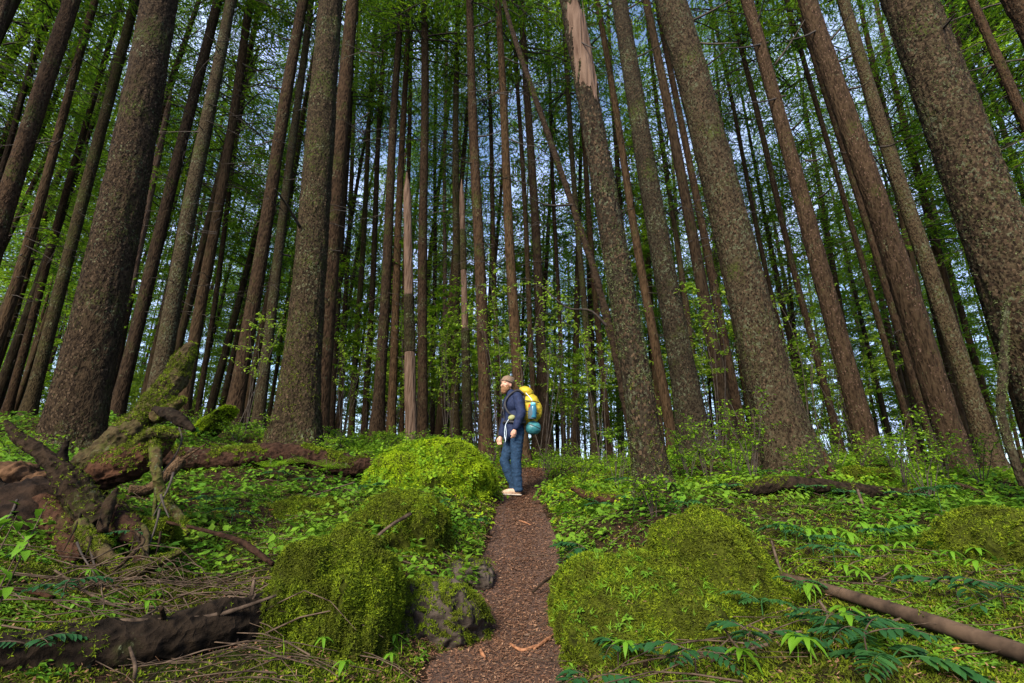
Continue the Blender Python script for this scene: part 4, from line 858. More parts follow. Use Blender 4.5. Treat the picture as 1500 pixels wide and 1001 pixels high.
for i in range(60):
    q = at(r_.uniform(150, 420), r_.uniform(950, 1010), r_.uniform(2.0, 2.5)); finetwig(q[0], q[1], r_.uniform(.1, .4), r_.normal(0, .7), r_.uniform(.0015, .003), .015, .1)
for i in range(70):
    Y = math.exp(r_.uniform(math.log(2.6), math.log(7))); finetwig(path_x(Y) + path_w(Y) * r_.uniform(-1, 1), Y, r_.uniform(.04, .14), r_.uniform(0, 6.28), .0022, .02, 0)
tag(mb.build('fine_twigs', TWIG), 'countless fine dead twigs strewn over the forest floor', 'twigs', kind='stuff')

# ------------------------------------------------------------------ plants one can pick out
LEAFLET = mesh('leaflet', *leaf(1, .42, .12, .22)); LEAFLET.materials.append(GLOSSY)
def frond_curve(L_, rise, droop, t): return np.stack([L_ * t, 0 * t, rise * L_ * t - droop * L_ * t * t], -1)
def grape(px, py, Y, nf, L_, label, mat=GLOSSY, single=True, name='pinnate_plant', az0=None, pairs=7, lw=.30, h=.10, group='pinnate-leaved plants on the banks'):
    c = at(px, py, Y); c[2] = max(c[2] - h, gp(c[0], c[1])[2]) if h else c[2]
    o = empty(name, c, label, 'plant', group); r_ = random.Random(px * 7 + py); lm = LEAFLET
    for f_ in range(nf):
        az = (az0 if az0 is not None else 0) + (f_ - nf / 2 + .5) * (6.28 / nf if az0 is None else .7) + r_.uniform(-.3, .3); Lf = L_ * r_.uniform(.8, 1.1); rise, dr = r_.uniform(.35, .7), r_.uniform(.4, .7)
        t = np.linspace(0, 1, 8); P = frond_curve(Lf, rise, dr, t); P = rot(P, 'z', az); P[:, 2] += h * .8
        mb = MB(); st_ = np.vstack([[0, 0, -.02], P]); mb.add(*tube(st_, np.linspace(.0035, .001, 9), 5, caps=False))
        ts = np.linspace(.28, .97, pairs); mats = []
        for q, tt in enumerate(list(ts) + [1.0]):
            p = frond_curve(Lf, rise, dr, np.array([tt]))[0]; sz = Lf * lw * math.sin(.5 + 2.2 * tt * .9) 
            for s in ((1, -1) if q < pairs else (0,)):
                a = az + s * r_.uniform(1.0, 1.3); m4 = Matrix.Translation(Vector((rot(p[None], 'z', az)[0] + [0, 0, h * .8]))) @ Matrix.Rotation(a, 4, 'Z') @ Matrix.Rotation(r_.uniform(-.1, .35), 4, 'Y') @ Matrix.Rotation(s * r_.uniform(-.4, .1), 4, 'X') @ Matrix.Scale(max(sz, .015), 4)
                mats.append(m4)
        if single:
            fr_ = mb.build('frond', TWIG if mat is GLOSSY else mat, o)
            for m4 in mats:
                l_ = bpy.data.objects.new('leaflet', lm); COL.objects.link(l_); l_.parent = fr_; l_.matrix_local = m4
        else:
            V, F = leaf(1, .42, .12, .22)
            for m4 in mats: M4 = np.array(m4); mb.add(V @ M4[:3, :3].T + M4[:3, 3], F)
            mb.build('frond', mat, o)
    return o
G = [(1232, 940, 2.35, 4, .22, 'pinnate plant below the brown pole, left of two near the lower right corner'), (1275, 985, 2.1, 4, .22, 'pinnate plant in the lower right, its leaflets almost touching the brown pole'),
 (1400, 862, 2.6, 3, .27, 'large pinnate plant above the brown pole near the right edge'), (1470, 880, 2.5, 3, .22, 'pinnate plant at the right edge above the brown pole'),
 (905, 950, 2.4, 3, .20, 'small pinnate plant at the lower left of the wide mossy boulder'), (860, 995, 2.2, 3, .20, 'pinnate plant at the bottom edge beside the trail'), (1020, 985, 2.15, 4, .22, 'pinnate plant at the bottom under the mossy hump'),
 (1110, 975, 2.2, 3, .25, 'pinnate plant at the bottom just right of the mossy hump'), (860, 800, 3.9, 3, .28, 'pinnate plant reaching left over the trail edge'), (95, 862, 2.5, 4, .16, 'pinnate plant under the tangled roots on the left'),
 (30, 985, 1.95, 4, .14, 'pinnate plant in front of the foreground log at lower left'), (200, 775, 3.2, 3, .13, 'pinnate plant in the hollow between the roots')]
for a, b, Y, nf, L_, lab in G: grape(a, b, Y, nf, L_, lab, az0=(3.0 if a == 860 and b == 800 else None))
G2 = [(1150, 780, 3.9, 'beside the left end of the split dark log'), (1185, 748, 5.0, 'behind the split dark log'), (1240, 742, 5.0, 'behind the split dark log near the pale stick'), (1380, 752, 4.4, 'tallest in the middle of the right bank'),
 (1332, 735, 4.8, 'behind the sloping reddish stick'), (1300, 800, 3.7, 'between the split log and the brown pole'), (1225, 838, 3.3, 'beside the upper end of the brown pole'), (905, 700, 5.9, 'left of the lichen-crusted tree'), (880, 755, 5, 'near the short rotten log'),
 (930, 775, 4.6, 'in front of the lichen-crusted tree'), (1070, 750, 5, 'right of the lichen-crusted tree'), (410, 688, 6.0, 'in front of the left fallen log'), (455, 700, 5.8, 'at the middle of the left fallen log'), (640, 742, 5.0, 'at the right end of the rounded boulder'),
 (540, 735, 5.3, 'between the lime mound and the rounded boulder'), (300, 745, 4.6, 'right of the hooked root'), (340, 760, 4.3, 'in the green hollow right of the stump'), (1120, 720, 6, 'at the foot of the giant trunk'), (1010, 775, 4.3, 'behind the mossy hump'), (1440, 790, 3.6, 'on the mossy hump at the right edge'),
 (870, 830, 3.5, 'on the left shoulder of the wide mossy boulder'), (700, 765, 4.9, 'beside the trail past the rounded boulder'), (1190, 800, 3.6, 'under the split dark log')]
for a, b, Y, lab in G2: grape(a, b, Y, 4 if a != 1380 else 7, .18, 'blue-green pinnate plant ' + lab, single=False, h=.14 if a != 1380 else .3)
ferns = [(1115, 880, 2.55, 4, .17, 'small fern on the right flank of the mossy hump'), (1170, 850, 2.8, 3, .15, 'small fern by the upper end of the brown pole'), (1310, 990, 2.0, 4, .3, 'fern in the lower right corner below the pole'), (1250, 925, 2.3, 3, .26, 'fern with long fronds left of the brown pole'),
         (930, 740, 5.1, 4, .2, 'fern beside the foot of the lichen-crusted tree')]
for a, b, Y, nf, L_, lab in ferns: grape(a, b, Y, nf, L_, lab, FERNM, False, 'fern', pairs=15, lw=.22, h=.04, group='ferns on the right bank')
# drooping star plants
DROOP = mesh('drooping_leaf', *leaf(1, .36, .14, .75)); DROOP.materials.append(BRIGHT)
def star(px, py, Y, s, label, n=6, group='bright drooping plants on the right bank'):
    c = at(px, py, Y); h = s * 1.3; c[2] -= h * .8; g_ = gp(c[0], c[1])[2]; 
    h += max(0, min(c[2] - g_, .1)); c[2] = g_ if c[2] < g_ + .1 else c[2] - .05
    o = empty('drooping_plant', c, label, 'plant', group); r_ = random.Random(px + py * 3)
    mb = MB(); mb.add(*tube([[0, 0, -.02], [.01, 0, h * .6], [0, 0.01, h]], [.003, .002, .002], 5, 6)); mb.build('stem', BRIGHT, o)
    for i in range(n):
        l_ = bpy.data.objects.new('leaf', DROOP); COL.objects.link(l_); l_.parent = o
        l_.matrix_local = Matrix.Translation((0, 0, h)) @ Matrix.Rotation(6.28 * i / n + r_.uniform(-.3, .3), 4, 'Z') @ Matrix.Rotation(r_.uniform(-.35, .15), 4, 'Y') @ Matrix.Scale(s * r_.uniform(.75, 1.2), 4)
    return o
ST = [(1150, 770, 4.0, 'above the left end of the split log'), (1165, 787, 3.9, 'first in the row under the split log'), (1185, 783, 3.9, 'second in the row under the split log'), (1206, 786, 3.9, 'third in the row under the split log'), (1222, 782, 3.8, 'fourth in the row under the split log'),
 (1245, 790, 3.7, 'largest in the row under the split log'), (1262, 776, 4.0, 'at the foot of the pale stick'), (1285, 774, 4.0, 'right of the pale stick'), (1312, 768, 4.0, 'left of two by the reddish stick'), (1335, 776, 3.9, 'right of two by the reddish stick'),
 (1232, 803, 3.5, 'below the largest of the row'), (1260, 822, 3.4, 'in the middle of the slope above the pole'), (1290, 825, 3.4, 'right of the middle of the slope above the pole'), (1325, 812, 3.5, 'alone below the reddish stick'), (1330, 862, 3.0, 'nearest above the middle of the pole'),
 (1242, 842, 3.1, 'just above the upper part of the pole'), (1262, 855, 3.0, 'second above the upper part of the pole'), (1400, 832, 3.2, 'left of the right edge hump'), (1432, 810, 3.3, 'on the left slope of the right edge hump'), (1435, 845, 3.0, 'below the right edge hump'),
 (1178, 862, 2.8, 'touching the upper end of the pole'), (1190, 860, 2.8, 'overlapping the upper end of the pole'), (1240, 910, 2.4, 'under the pole at its upper half'), (1248, 935, 2.3, 'under the pole beside a fern'), (1170, 985, 2.1, 'at the bottom edge left of the fern'), (1190, 1000, 2.05, 'lowest at the bottom edge'),
 (905, 945, 2.45, 'at the lower left of the wide boulder'), (918, 965, 2.4, 'lowest on the left of the wide boulder'), (1090, 995, 2.1, 'at the bottom edge right of the boulder'), (985, 740, 5, 'in front of the lichen-crusted tree')]
for a, b, Y, lab in ST: star(a, b, Y, .095 if Y > 3.6 else .075, 'bright green drooping plant ' + lab)
ST2 = [(470, 962, 2.4, 'at the base of the tall boulder'), (575, 965, 2.7, 'between the tall boulder and the low rock'), (570, 990, 2.5, 'at the bottom edge left of the trail'), (605, 845, 3.5, 'left of two above the low rock'), (655, 838, 3.6, 'right of two above the low rock'), (640, 862, 3.3, 'just above the mossy cap of the low rock'),
       (500, 1001, 2.2, 'at the bottom edge under the tall boulder'), (130, 838, 2.8, 'below the roots on the left'), (215, 885, 2.4, 'above the foreground log'), (115, 885, 2.4, 'left above the foreground log')]
for a, b, Y, lab in ST2: star(a, b, Y, .055, 'bright green low plant ' + lab, 5, 'bright low plants left of the trail')
# rounded maple-like sprigs at far left
for (a, b, Y, lab) in [(15, 775, 2.0, 'twig of rounded bright leaves at the left edge, highest'), (60, 755, 2.05, 'twig of large rounded bright leaves in front of the dark roots'), (20, 820, 2.0, 'twig of rounded leaves low at the left edge')]:
    c = at(a, b, Y); o = empty('leafy_twig', c, lab, 'twig', 'leafy twigs at the left edge')
    base = at(a - 70, b + 150, Y) - c; mb = MB(); mb.add(*tube([base, base * .4 + [0, 0, .02], [0, 0, 0], -base * .15], [.004, .003, .002, .001], 5, 14)); mb.build('stem', TWIG, o)
    rr_ = random.Random(a)
    for i in range(7):
        t = rr_.uniform(0, 1); l_ = bpy.data.objects.new('leaf', LEAFR if 'LEAFR' in globals() else DROOP); COL.objects.link(l_); l_.parent = o
        l_.matrix_local = Matrix.Translation(Vector(base * (.5 - .6 * t) + np.array([rr_.uniform(-.03, .03), rr_.uniform(-.03, .03), .02]))) @ Matrix.Rotation(rr_.uniform(0, 6.28), 4, 'Z') @ Matrix.Diagonal((.05, .085, .05, 1))
# orange fallen leaves
dl = mesh('fallen_leaf', *leaf(1, .7, .2, .3)); dl.materials.append(DEADLEAF)
for (a, b, Y, lab) in [(1478, 872, 2.5, 'orange fallen leaf on the right bank'), (1400, 958, 2.1, 'orange fallen leaf resting on the brown pole'), (1150, 805, 3.5, 'pink fallen leaf below the split log'), (1450, 836, 3.0, 'small orange leaf by the right hump'), (1320, 965, 2.1, 'orange leaf under the brown pole'),
                       (900, 745, 5, 'orange leaf by the short rotten log'), (923, 805, 4, 'orange leaf above the wide mossy boulder'), (1330, 705, 6, 'orange leaf far up the right bank'), (395, 748, 4.5, 'reddish fallen leaf in the green hollow on the left')]:
    c = at(a, b, Y); c[2] = max(c[2], gp(c[0], c[1])[2] + .02); o = ob('fallen_leaf', dl, None, None, tuple(c)); o.scale = (.05,) * 3; o.rotation_euler = (random.uniform(-.4, .4), -.5, random.uniform(0, 6)); tag(o, lab, 'leaf', 'orange fallen leaves')

# shrubs and vine maples
def bush(px, py, Y, h, wd, label, mat=SHRUB, nst=7, leaves=260, ls=.035, name='shrub', cat='shrub', stem=.006, seed=1, layered=True, group=None):
    c = at(px, py, Y); c[2] = gp(c[0], c[1])[2]; r_ = np.random.default_rng(seed + px); o = empty(name, c, label, cat, group)
    mb = MB(); pts = []; 
    for i in range(nst):
        az = r_.random() * 6.283; sp = wd * r_.uniform(.3, 1); hh = h * r_.uniform(.6, 1); d = np.array([math.cos(az), math.sin(az), 0])
        P = np.array([d * .02, d * sp * .35 + [0, 0, hh * .5], d * sp * .7 + [0, 0, hh * .85], d * sp + [0, 0, hh * .95]]) + r_.normal(0, .02 * h, (4, 3)); A = smooth_path(P, 10)
        mb.add(*tube(A, np.linspace(stem, stem * .3, 10), 5, caps=False))
        for q in range(5):
            s = A[r_.integers(3, 10)]; e = s + np.array([r_.normal(0, .35) * wd, r_.normal(0, .35) * wd, r_.uniform(-.02, .12) * h]); mb.add(*tube([s, (s + e) / 2 + [0, 0, .01], e], [stem * .4, stem * .3, stem * .15], 4, caps=False))
            for k in range(leaves // (nst * 5)): pts.append(s + (e - s) * r_.random() + r_.normal(0, .02, 3) * [1, 1, .5])
        for k in range(leaves // (nst * 4)): pts.append(A[r_.integers(3, 10)] + r_.normal(0, .045, 3) * wd)
    mb.build('stems', DEADTWIG, o); P = np.array(pts)
    lf = scatter([leaf(1, .6, .1, .2), leaf(1, .5, .15, .35)], P, np.tile([0, 0, 1.0], (len(P), 1)), ls * r_.uniform(.6, 1.3, len(P)), tilt=.35)
    tag(lf.build('foliage', mat, o, smooth=False), kind='stuff'); return o
SH = [(905, 690, 6.6, .9, .35, 'leafy sapling between the trail and the lichen-crusted tree'), (820, 690, 9, .7, .6, 'bright shrub right behind the hiker'), (850, 688, 8.2, .55, .5, 'low shrub right of the hiker'), (1035, 690, 6.4, 1.0, .45, 'tall shrub right of the lichen-crusted tree'),
 (1075, 700, 6.0, .75, .5, 'shrub in front of the thick greyish trunk'), (1105, 700, 5.6, 1.1, .45, 'shrub whose twigs reach across the giant trunk'), (1260, 700, 6.6, .5, .5, 'shrub right of the foot of the giant trunk'), (1385, 700, 6.6, 1.0, .5, 'shrub in front of the smooth brown trunk'), (1310, 700, 7, .55, .5, 'low shrub between the knobbly and the smooth trunk'),
 (1325, 715, 5.6, 1.0, .3, 'slender leafy shoot before the dark trunks on the right'), (500, 670, 9, .55, .5, 'shrub behind the right end of the left fallen log'), (565, 668, 9.5, .5, .4, 'shrub left of the lime moss mound'), (665, 672, 9, .75, .45, 'shrub on the shoulder of the lime moss mound'), (345, 655, 9, .45, .5, 'light green shrub above the left fallen log'),
 (200, 668, 6.0, .5, .28, 'small bright shrub between the massive trunk and the mossy stump'), (20, 680, 5.5, .4, .4, 'low shrub at the left edge beyond the roots'), (470, 680, 7.4, .4, .4, 'small shrub against the mossy-footed trunk'), (700, 700, 8.6, .35, .4, 'low bush just left of the hiker'),
 (960, 775, 4.3, .35, .3, 'herb clump in front of the lichen-crusted tree'), (1360, 730, 5.2, .7, .4, 'leafy shrub on the right bank behind the tall pinnate plant'),
 (800, 700, 9.5, .6, .6, 'fresh low bush at the right edge of the trail beyond the hiker'), (925, 705, 7.5, .7, .5, 'bushy clump in the gap left of the lichen-crusted tree'), (1180, 708, 6.0, .6, .45, 'leafy clump hiding the right foot of the giant trunk'), (1440, 715, 6.2, .8, .5, 'leafy clump between the smooth trunk and the lichen-green trunk'),
 (1235, 705, 7.0, .8, .45, 'tall leafy clump in front of the knobbly trunk'), (395, 668, 8.0, .5, .5, 'leafy clump at the left foot of the mossy-footed trunk'), (275, 655, 9.0, .6, .5, 'leafy clump below the leaning moss slab'), (610, 668, 10, .6, .5, 'leafy clump at the foot of the bare pink snag'), (1010, 715, 6.3, .7, .4, 'leafy clump right beside the foot of the lichen-crusted tree'), (720, 690, 10, .6, .5, 'leafy clump at the foot of the straight dark trunk')]
for i, (a, b, Y, h, wd, lab) in enumerate(SH): bush(a, b, Y, h, wd, lab, SHRUB, 7, 330, .038, seed=i, group='shrubs among the trunks')
VM = [(735, 690, 10.5, 5.2, 1.4, 'vine maple with yellow-green leaves above the hiker'), (795, 690, 10, 4.4, 1.2, 'vine maple with sparse yellow leaves right above the backpack'), (880, 692, 9.5, 4.0, 1.3, 'vine maple whose leaves show between the bare trunk and the hiker'), (1060, 680, 9.5, 4.3, 1.1, 'vine maple in front of the brown trunk beside the giant'),
      (1200, 690, 10, 4.2, 1.1, 'vine maple behind the right flank of the giant trunk'), (1265, 695, 12, 4.0, 1.2, 'vine maple between the knobbly trunk and the dark thin trunk'), (350, 660, 11, 3.4, 1.2, 'vine maple left of the mossy-footed trunk'), (495, 670, 13, 3.8, 1.0, 'vine maple right of the mossy-footed trunk'), (655, 675, 13, 3.6, 1.0, 'small vine maple behind the lime moss mound')]
for i, (a, b, Y, h, wd, lab) in enumerate(VM): bush(a, b, Y, h, wd, lab, MAPLE, 5, 420, .07, 'vine_maple', 'tree', .010, 50 + i, group='vine maples among the firs')
# young maples farther back, copied
def copy_tree(o, loc, rz, sc, label, group):
    c = o.copy(); COL.objects.link(c); c.location = loc; c.rotation_euler = (0, 0, rz); c.scale = (sc,) * 3; c['label'] = label; c['group'] = group
    for ch in [q for q in bpy.data.objects if q.parent == o]:
        d = ch.copy(); COL.objects.link(d); d.parent = c
    return c
PR = [bush(700, 640, 17, 4.6, 1.7, 'young maple glowing yellow-green right of the straight dark trunk', MAPLE, 7, 1700, .10, 'young_maple', 'tree', .014, 80, group='young maples in the far understory'),
      bush(830, 660, 18, 5.4, 1.8, 'young maple glowing yellow-green beyond the backpack', SHRUB, 7, 1700, .10, 'young_maple', 'tree', .014, 81, group='young maples in the far understory')]
rm = np.random.default_rng(77)
for i in range(105):
    Y = rm.uniform(15, 34) if i < 34 else rm.uniform(30, 62); X = Y * (rm.uniform(-1.0, 1.1) if i % 3 else rm.uniform(-.35, .3)); P_ = gp(X, Y); P_[2] -= .05
    mid = P_ + [0, 0, 2.5] - C0; pxm = 750 + F_PX * np.dot(mid, rt2) / np.dot(mid, fw); q = sum(pxm > a for a, _ in MARKS)
    wh = ('beyond and left of the ' + MARKS[0][1]) if q == 0 else (('beyond and right of the ' + MARKS[-1][1]) if q == len(MARKS) else 'showing between the %s and the %s' % (MARKS[q - 1][1], MARKS[q][1]))
    copy_tree(PR[i % 2], P_, rm.uniform(0, 6.28), rm.uniform(.8, 1.4) * max(1, Y / 27), 'distant young maple ' + wh, 'young maples ' + wh)
# mossy sapling at right
SP = [(1500, 712, 4.5, 13), (1478, 650, 4.5, 12), (1466, 600, 4.5, 11), (1470, 540, 4.5, 11), (1472, 480, 4.5, 9), (1478, 420, 4.5, 6)]
c = at(*SP[0][:3]); o = empty('young_tree', c, 'thin crooked mossy sapling in front of the trunks at the right edge', 'tree'); mb = MB(); mb.add(*px_tube(SP, 12, 90, .3, 9, 5, None, c)); b_ = mb.build('trunk', BARK_L, o)
add_lichen(b_.data, o, 900, .02, LICH, seed=9)
# fir boughs fallen over the left log
def bough(px, py, Y, L_, az, label):
    c = at(px, py, Y); o = empty('fallen_bough', c, label, 'branch', 'green fir boughs on the left fallen log'); r_ = np.random.default_rng(px)
    d = np.array([math.cos(az), math.sin(az), -.25]); sd_ = np.array([-math.sin(az), math.cos(az), 0]); mb = MB(); mb.add(*tube([[0, 0, 0], d * L_ * .5 + [0, 0, .03], d * L_ - [0, 0, .08]], [.006, .004, .002], 5, 8)); mb.build('twig', TWIG, o)
    P = []; D = []
    for q in range(26):
        t = q / 26; b0 = d * L_ * t; s = (-1) ** q; ld = d * .6 + sd_ * s + np.array([0, 0, -.2]); ll = L_ * .4 * (1.1 - t)
        for e in range(14):
            for g in (-1, 1): P.append(b0 + ld * ll * e / 14); D.append(ld * .5 + (np.cross(ld, [0, 0, 1]) * g) + r_.normal(0, .25, 3))
    P = np.array(P); D = np.array(D); D /= np.linalg.norm(D, axis=1)[:, None]; Wd = np.cross(D, r_.normal(0, .3, D.shape) + [0, 0, 1]); Wd /= np.linalg.norm(Wd, axis=1)[:, None]; sc = r_.uniform(.018, .034, len(P))[:, None, None]
    V0 = diamond(1, .22)[0]; VV = P[:, None] + sc * (V0[None, :, 0:1] * D[:, None] + V0[None, :, 1:2] * Wd[:, None])
    ob('needles', mesh('needles', VV.reshape(-1, 3), np.arange(len(P))[:, None] * 4 + np.arange(4)[None]), NEEDLE, o)
for a, b, Y, l_, az, lab in [(400, 672, 6.25, .45, -1.2, 'green bough draped over the left half of the red log'), (440, 668, 6.3, .5, -1.6, 'green bough hanging from the middle of the red log'), (475, 672, 6.3, .45, -1.1, 'green bough right of the middle of the red log'), (505, 678, 6.3, .4, -1.9, 'green bough at the right end of the red log'), (425, 664, 6.4, .5, .3, 'green bough lying on top of the red log')]:
    bough(a, b, Y, l_, az, lab)

# ------------------------------------------------------------------ the hiker
def capsule(a, ra, b, rb, seg=16):
    a, b = np.array(a, float), np.array(b, float); n = 9; L_ = np.linalg.norm(b - a); u = (b - a) / (L_ + 1e-9); pts = []; rr_ = []
    for i in range(6): t = i / 6 * math.pi / 2; pts.append(a - u * ra * math.cos(t)); rr_.append(ra * math.sin(t) + 1e-4)
    for i in range(n): t = i / (n - 1); pts.append(a + (b - a) * t); rr_.append(ra + (rb - ra) * t)
    for i in range(1, 7): t = i / 6 * math.pi / 2; pts.append(b + u * rb * math.sin(t)); rr_.append(rb * math.cos(t) + 1e-4)
    return tube(pts, rr_, seg)
def ell(c, r_, rx=0, ry=0, rz=0):
    V, F = ICO3; P = V * np.array(r_)
    if rx: P = rot(P, 'x', rx)
    if ry: P = rot(P, 'y', ry)
    if rz: P = rot(P, 'z', rz)
    return P + np.array(c), [F]
def solid(name, prims, mat, parent, vox=.01, sm=4, fold=0, ff=9, seed=1, post=None):
    mb = MB()
    for V, F in prims: mb.add(V, F)
    me_ = mb.mesh(name + '_src'); o = bpy.data.objects.new(name + '_src', me_); COL.objects.link(o)
    md = o.modifiers.new('r', 'REMESH'); md.mode = 'VOXEL'; md.voxel_size = vox
    if sm: s_ = o.modifiers.new('s', 'SMOOTH'); s_.factor = .5; s_.iterations = sm
    dg = bpy.context.evaluated_depsgraph_get(); me2 = bpy.data.meshes.new_from_object(o.evaluated_get(dg)); me2.name = name
    bpy.data.objects.remove(o); bpy.data.meshes.remove(me_)
    n = len(me2.vertices); V = np.empty(n * 3); me2.vertices.foreach_get('co', V); V = V.reshape(-1, 3); Nn = np.empty(n * 3); me2.vertices.foreach_get('normal', Nn); Nn = Nn.reshape(-1, 3)
    if fold: V = V + Nn * (fold * (1 - 2 * np.abs(fbm(V * np.array([ff, ff, ff * 1.6]), 3, seed))))[:, None]
    if post: V = post(V)
    me2.vertices.foreach_set('co', V.astype(np.float32).ravel()); me2.polygons.foreach_set('use_smooth', np.ones(len(me2.polygons), bool)); me2.materials.clear(); me2.update()
    return ob(name, me2, mat, parent)
HP = at(757, 727, 7.65); HP[2] = gp(HP[0], HP[1])[2] + .010
person = empty('person', HP, 'bearded hiker in navy jacket, jeans and brown beanie standing on the trail looking left', 'person')
SKIN = flat_mat('skin', (.42, .22, .16), (.50, .28, .20), 12, .5); NAVY = flat_mat('navy_jacket_fabric', (.007, .012, .036), (.014, .022, .060), 30, .75, .002, 1, .15)
JEAN = flat_mat('blue_denim', (.003, .015, .040), (.008, .031, .072), 40, .85, .002); SHOE = flat_mat('tan_suede', (.42, .28, .19), (.55, .38, .27), 25, .8); SOLE = flat_mat('pale_sole', (.4, .34, .28), (.5, .42, .35), 20)
KNIT = flat_mat('brown_knit', (.10, .065, .045), (.20, .14, .10), 90, .95, .004, .4); BEARD = flat_mat('ginger_beard', (.10, .048, .022), (.22, .11, .055), 120, .9, .006); HAIR = flat_mat('brown_hair', (.05, .025, .015), (.11, .06, .03), 80, .7)
YEL = flat_mat('yellow_pack_fabric', (.30, .22, .012), (.44, .33, .02), 8, .6, .004); BLK = flat_mat('black_webbing', (.012, .012, .016), (.03, .03, .035), 30, .7); TEAL = flat_mat('teal_stuff_sack', (.015, .08, .11), (.04, .18, .20), 9, .35, .004)
BLUEB = flat_mat('blue_bottle', (.02, .10, .17), (.03, .15, .24), 8, .25); CAPB = flat_mat('light_blue_cap', (.10, .38, .50), (.14, .45, .58), 8, .3); GREYM = flat_mat('grey_mesh_pocket', (.03, .05, .07), (.07, .10, .13), 150, .8); WHT = flat_mat('white_cord', (.5, .6, .7), (.6, .7, .8), 10, .5); DRK = flat_mat('dark_eye', (.02, .015, .01), (.03, .02, .015), 8, .3); RED = flat_mat('red_tag', (.35, .04, .02), (.45, .06, .03), 8)
hd = np.array([-.205, .0, 1.695]); fd = np.array([-.68, -.733, 0.0]); sdv = np.array([-.733, .68, 0]); U3 = np.array([0, 0, 1.0])   # face direction and its right
hz = math.atan2(fd[1], fd[0])
def hp(f, s, u): return hd + fd * f + sdv * s + U3 * u
neck = (-.135, .01, 1.50)
def hand(w_, d, pn, th):
    """palm and five fingers hanging from the wrist; d: finger direction, pn: palm normal, th: thumb side"""
    w_, d, pn, th = (np.array(x, float) for x in (w_, d, pn, th)); c = w_ + d * .05; ps = [capsule(w_, .026, c + d * .02, .024)]
    for k, L_ in zip((-.03, -.01, .01, .03), (.062, .07, .078, .068)):
        a = w_ + th * k + d * .075; b = a + d * L_ * .5 + pn * .008; e = b + d * L_ * .35 + pn * .028
        ps += [capsule(w_ + th * k * .7 + d * .03, .015, a, .012, 8), capsule(a, .0105, b, .0095, 8), capsule(b, .0095, e, .008, 8)]
    a = w_ + th * .028 + d * .02; b = a + th * .022 + d * .035 + pn * .01; ps += [capsule(a, .013, b, .011, 8), capsule(b, .011, b + d * .03 + pn * .012, .009, 8)]
    return ps
wl, wr = (-.055, -.275, .955), (-.275, .10, .885)
head = [ell(hp(0, 0, .02), (.098, .077, .115), rz=hz), ell(hp(.03, 0, -.06), (.066, .056, .065), rz=hz), capsule(hp(.088, 0, .015), .010, hp(.112, 0, -.022), .014, 8), ell(hp(.082, 0, .045), (.02, .055, .012), rz=hz), ell(hp(.085, 0, -.055), (.018, .026, .012), rz=hz),
        ell(hp(.07, -.045, -.015), (.022, .02, .022)), ell(hp(.07, .045, -.015), (.022, .02, .022)), ell(hp(-.01, -.078, -.005), (.022, .010, .034), rz=hz), ell(hp(-.01, .078, -.005), (.022, .010, .034), rz=hz),
        capsule(hp(-.02, 0, -.06), .055, neck, .062)]
torso = [ell((-.10, 0, 1.36), (.125, .185, .19), rz=.35), ell((-.075, 0, 1.14), (.11, .155, .17), rz=.3), ell((-.05, 0, .96), (.12, .165, .13), rz=.3)]
arms = [capsule((-.03, -.185, 1.46), .055, (.025, -.255, 1.20), .042), capsule((.025, -.255, 1.20), .042, wl, .026), capsule((-.16, .18, 1.46), .055, (-.20, .24, 1.19), .042), capsule((-.20, .24, 1.19), .042, wr, .026)]
legs = [capsule((-.02, -.09, .94), .088, (-.025, -.10, .50), .055), capsule((-.025, -.10, .50), .055, (.015, -.10, .09), .040), capsule((-.08, .085, .93), .088, (-.205, .09, .50), .055), capsule((-.205, .09, .50), .055, (-.05, .09, .10), .040),
        capsule((.02, -.10, .05), .035, (-.16, -.13, .03), .028), capsule((-.04, .09, .05), .035, (-.2, .08, .03), .028)]
hands = hand(wl, (-.15, -.05, -.98), (-.5, .8, 0), (-.85, -.5, 0)) + hand(wr, (-.2, -.1, -.97), (.3, -.9, 0), (-.95, -.2, 0))
solid('body', head + torso + arms + legs + hands, SKIN, person, .0085, 2)
solid('jacket', [ell((-.105, 0, 1.38), (.15, .215, .19), rz=.35), ell((-.085, 0, 1.17), (.135, .185, .19), rz=.3), ell((-.06, 0, .98), (.145, .19, .15), rz=.3), capsule((-.10, -.07, 1.1), .115, (-.10, -.07, .93), .12), capsule((-.12, .07, 1.1), .115, (-.13, .07, .92), .12), capsule((-.17, -.09, 1.0), .06, (-.185, -.09, .84), .05),
                capsule((-.11, 0, 1.44), .10, (-.14, .0, 1.555), .072), ell((-.03, 0, 1.575), (.085, .10, .05), ry=-.25),
                capsule((-.03, -.175, 1.475), .074, (.03, -.255, 1.20), .070), capsule((.03, -.255, 1.20), .070, (wl[0] + .008, wl[1], wl[2] + .03), .050), capsule((-.16, .175, 1.47), .074, (-.20, .24, 1.19), .070), capsule((-.20, .24, 1.19), .070, (wr[0] + .01, wr[1], wr[2] + .035), .050)],
      NAVY, person, .011, 3, .007, 7, 5)
def hem(V):
    V = V.copy(); V[:, 2] = np.maximum(V[:, 2], .045); return V
solid('jeans', [ell((-.05, 0, .93), (.135, .178, .13), rz=.3), capsule((-.02, -.09, .92), .108, (-.03, -.10, .50), .072), capsule((-.03, -.10, .50), .074, (.012, -.10, .12), .068), capsule((.012, -.10, .12), .068, (.012, -.10, .08), .072), capsule((-.08, .085, .92), .108, (-.205, .09, .50), .072), capsule((-.205, .09, .50), .074, (-.045, .09, .13), .066), capsule((-.045, .09, .13), .066, (-.04, .09, .09), .07)], JEAN, person, .011, 3, .010, 12, 9, hem)
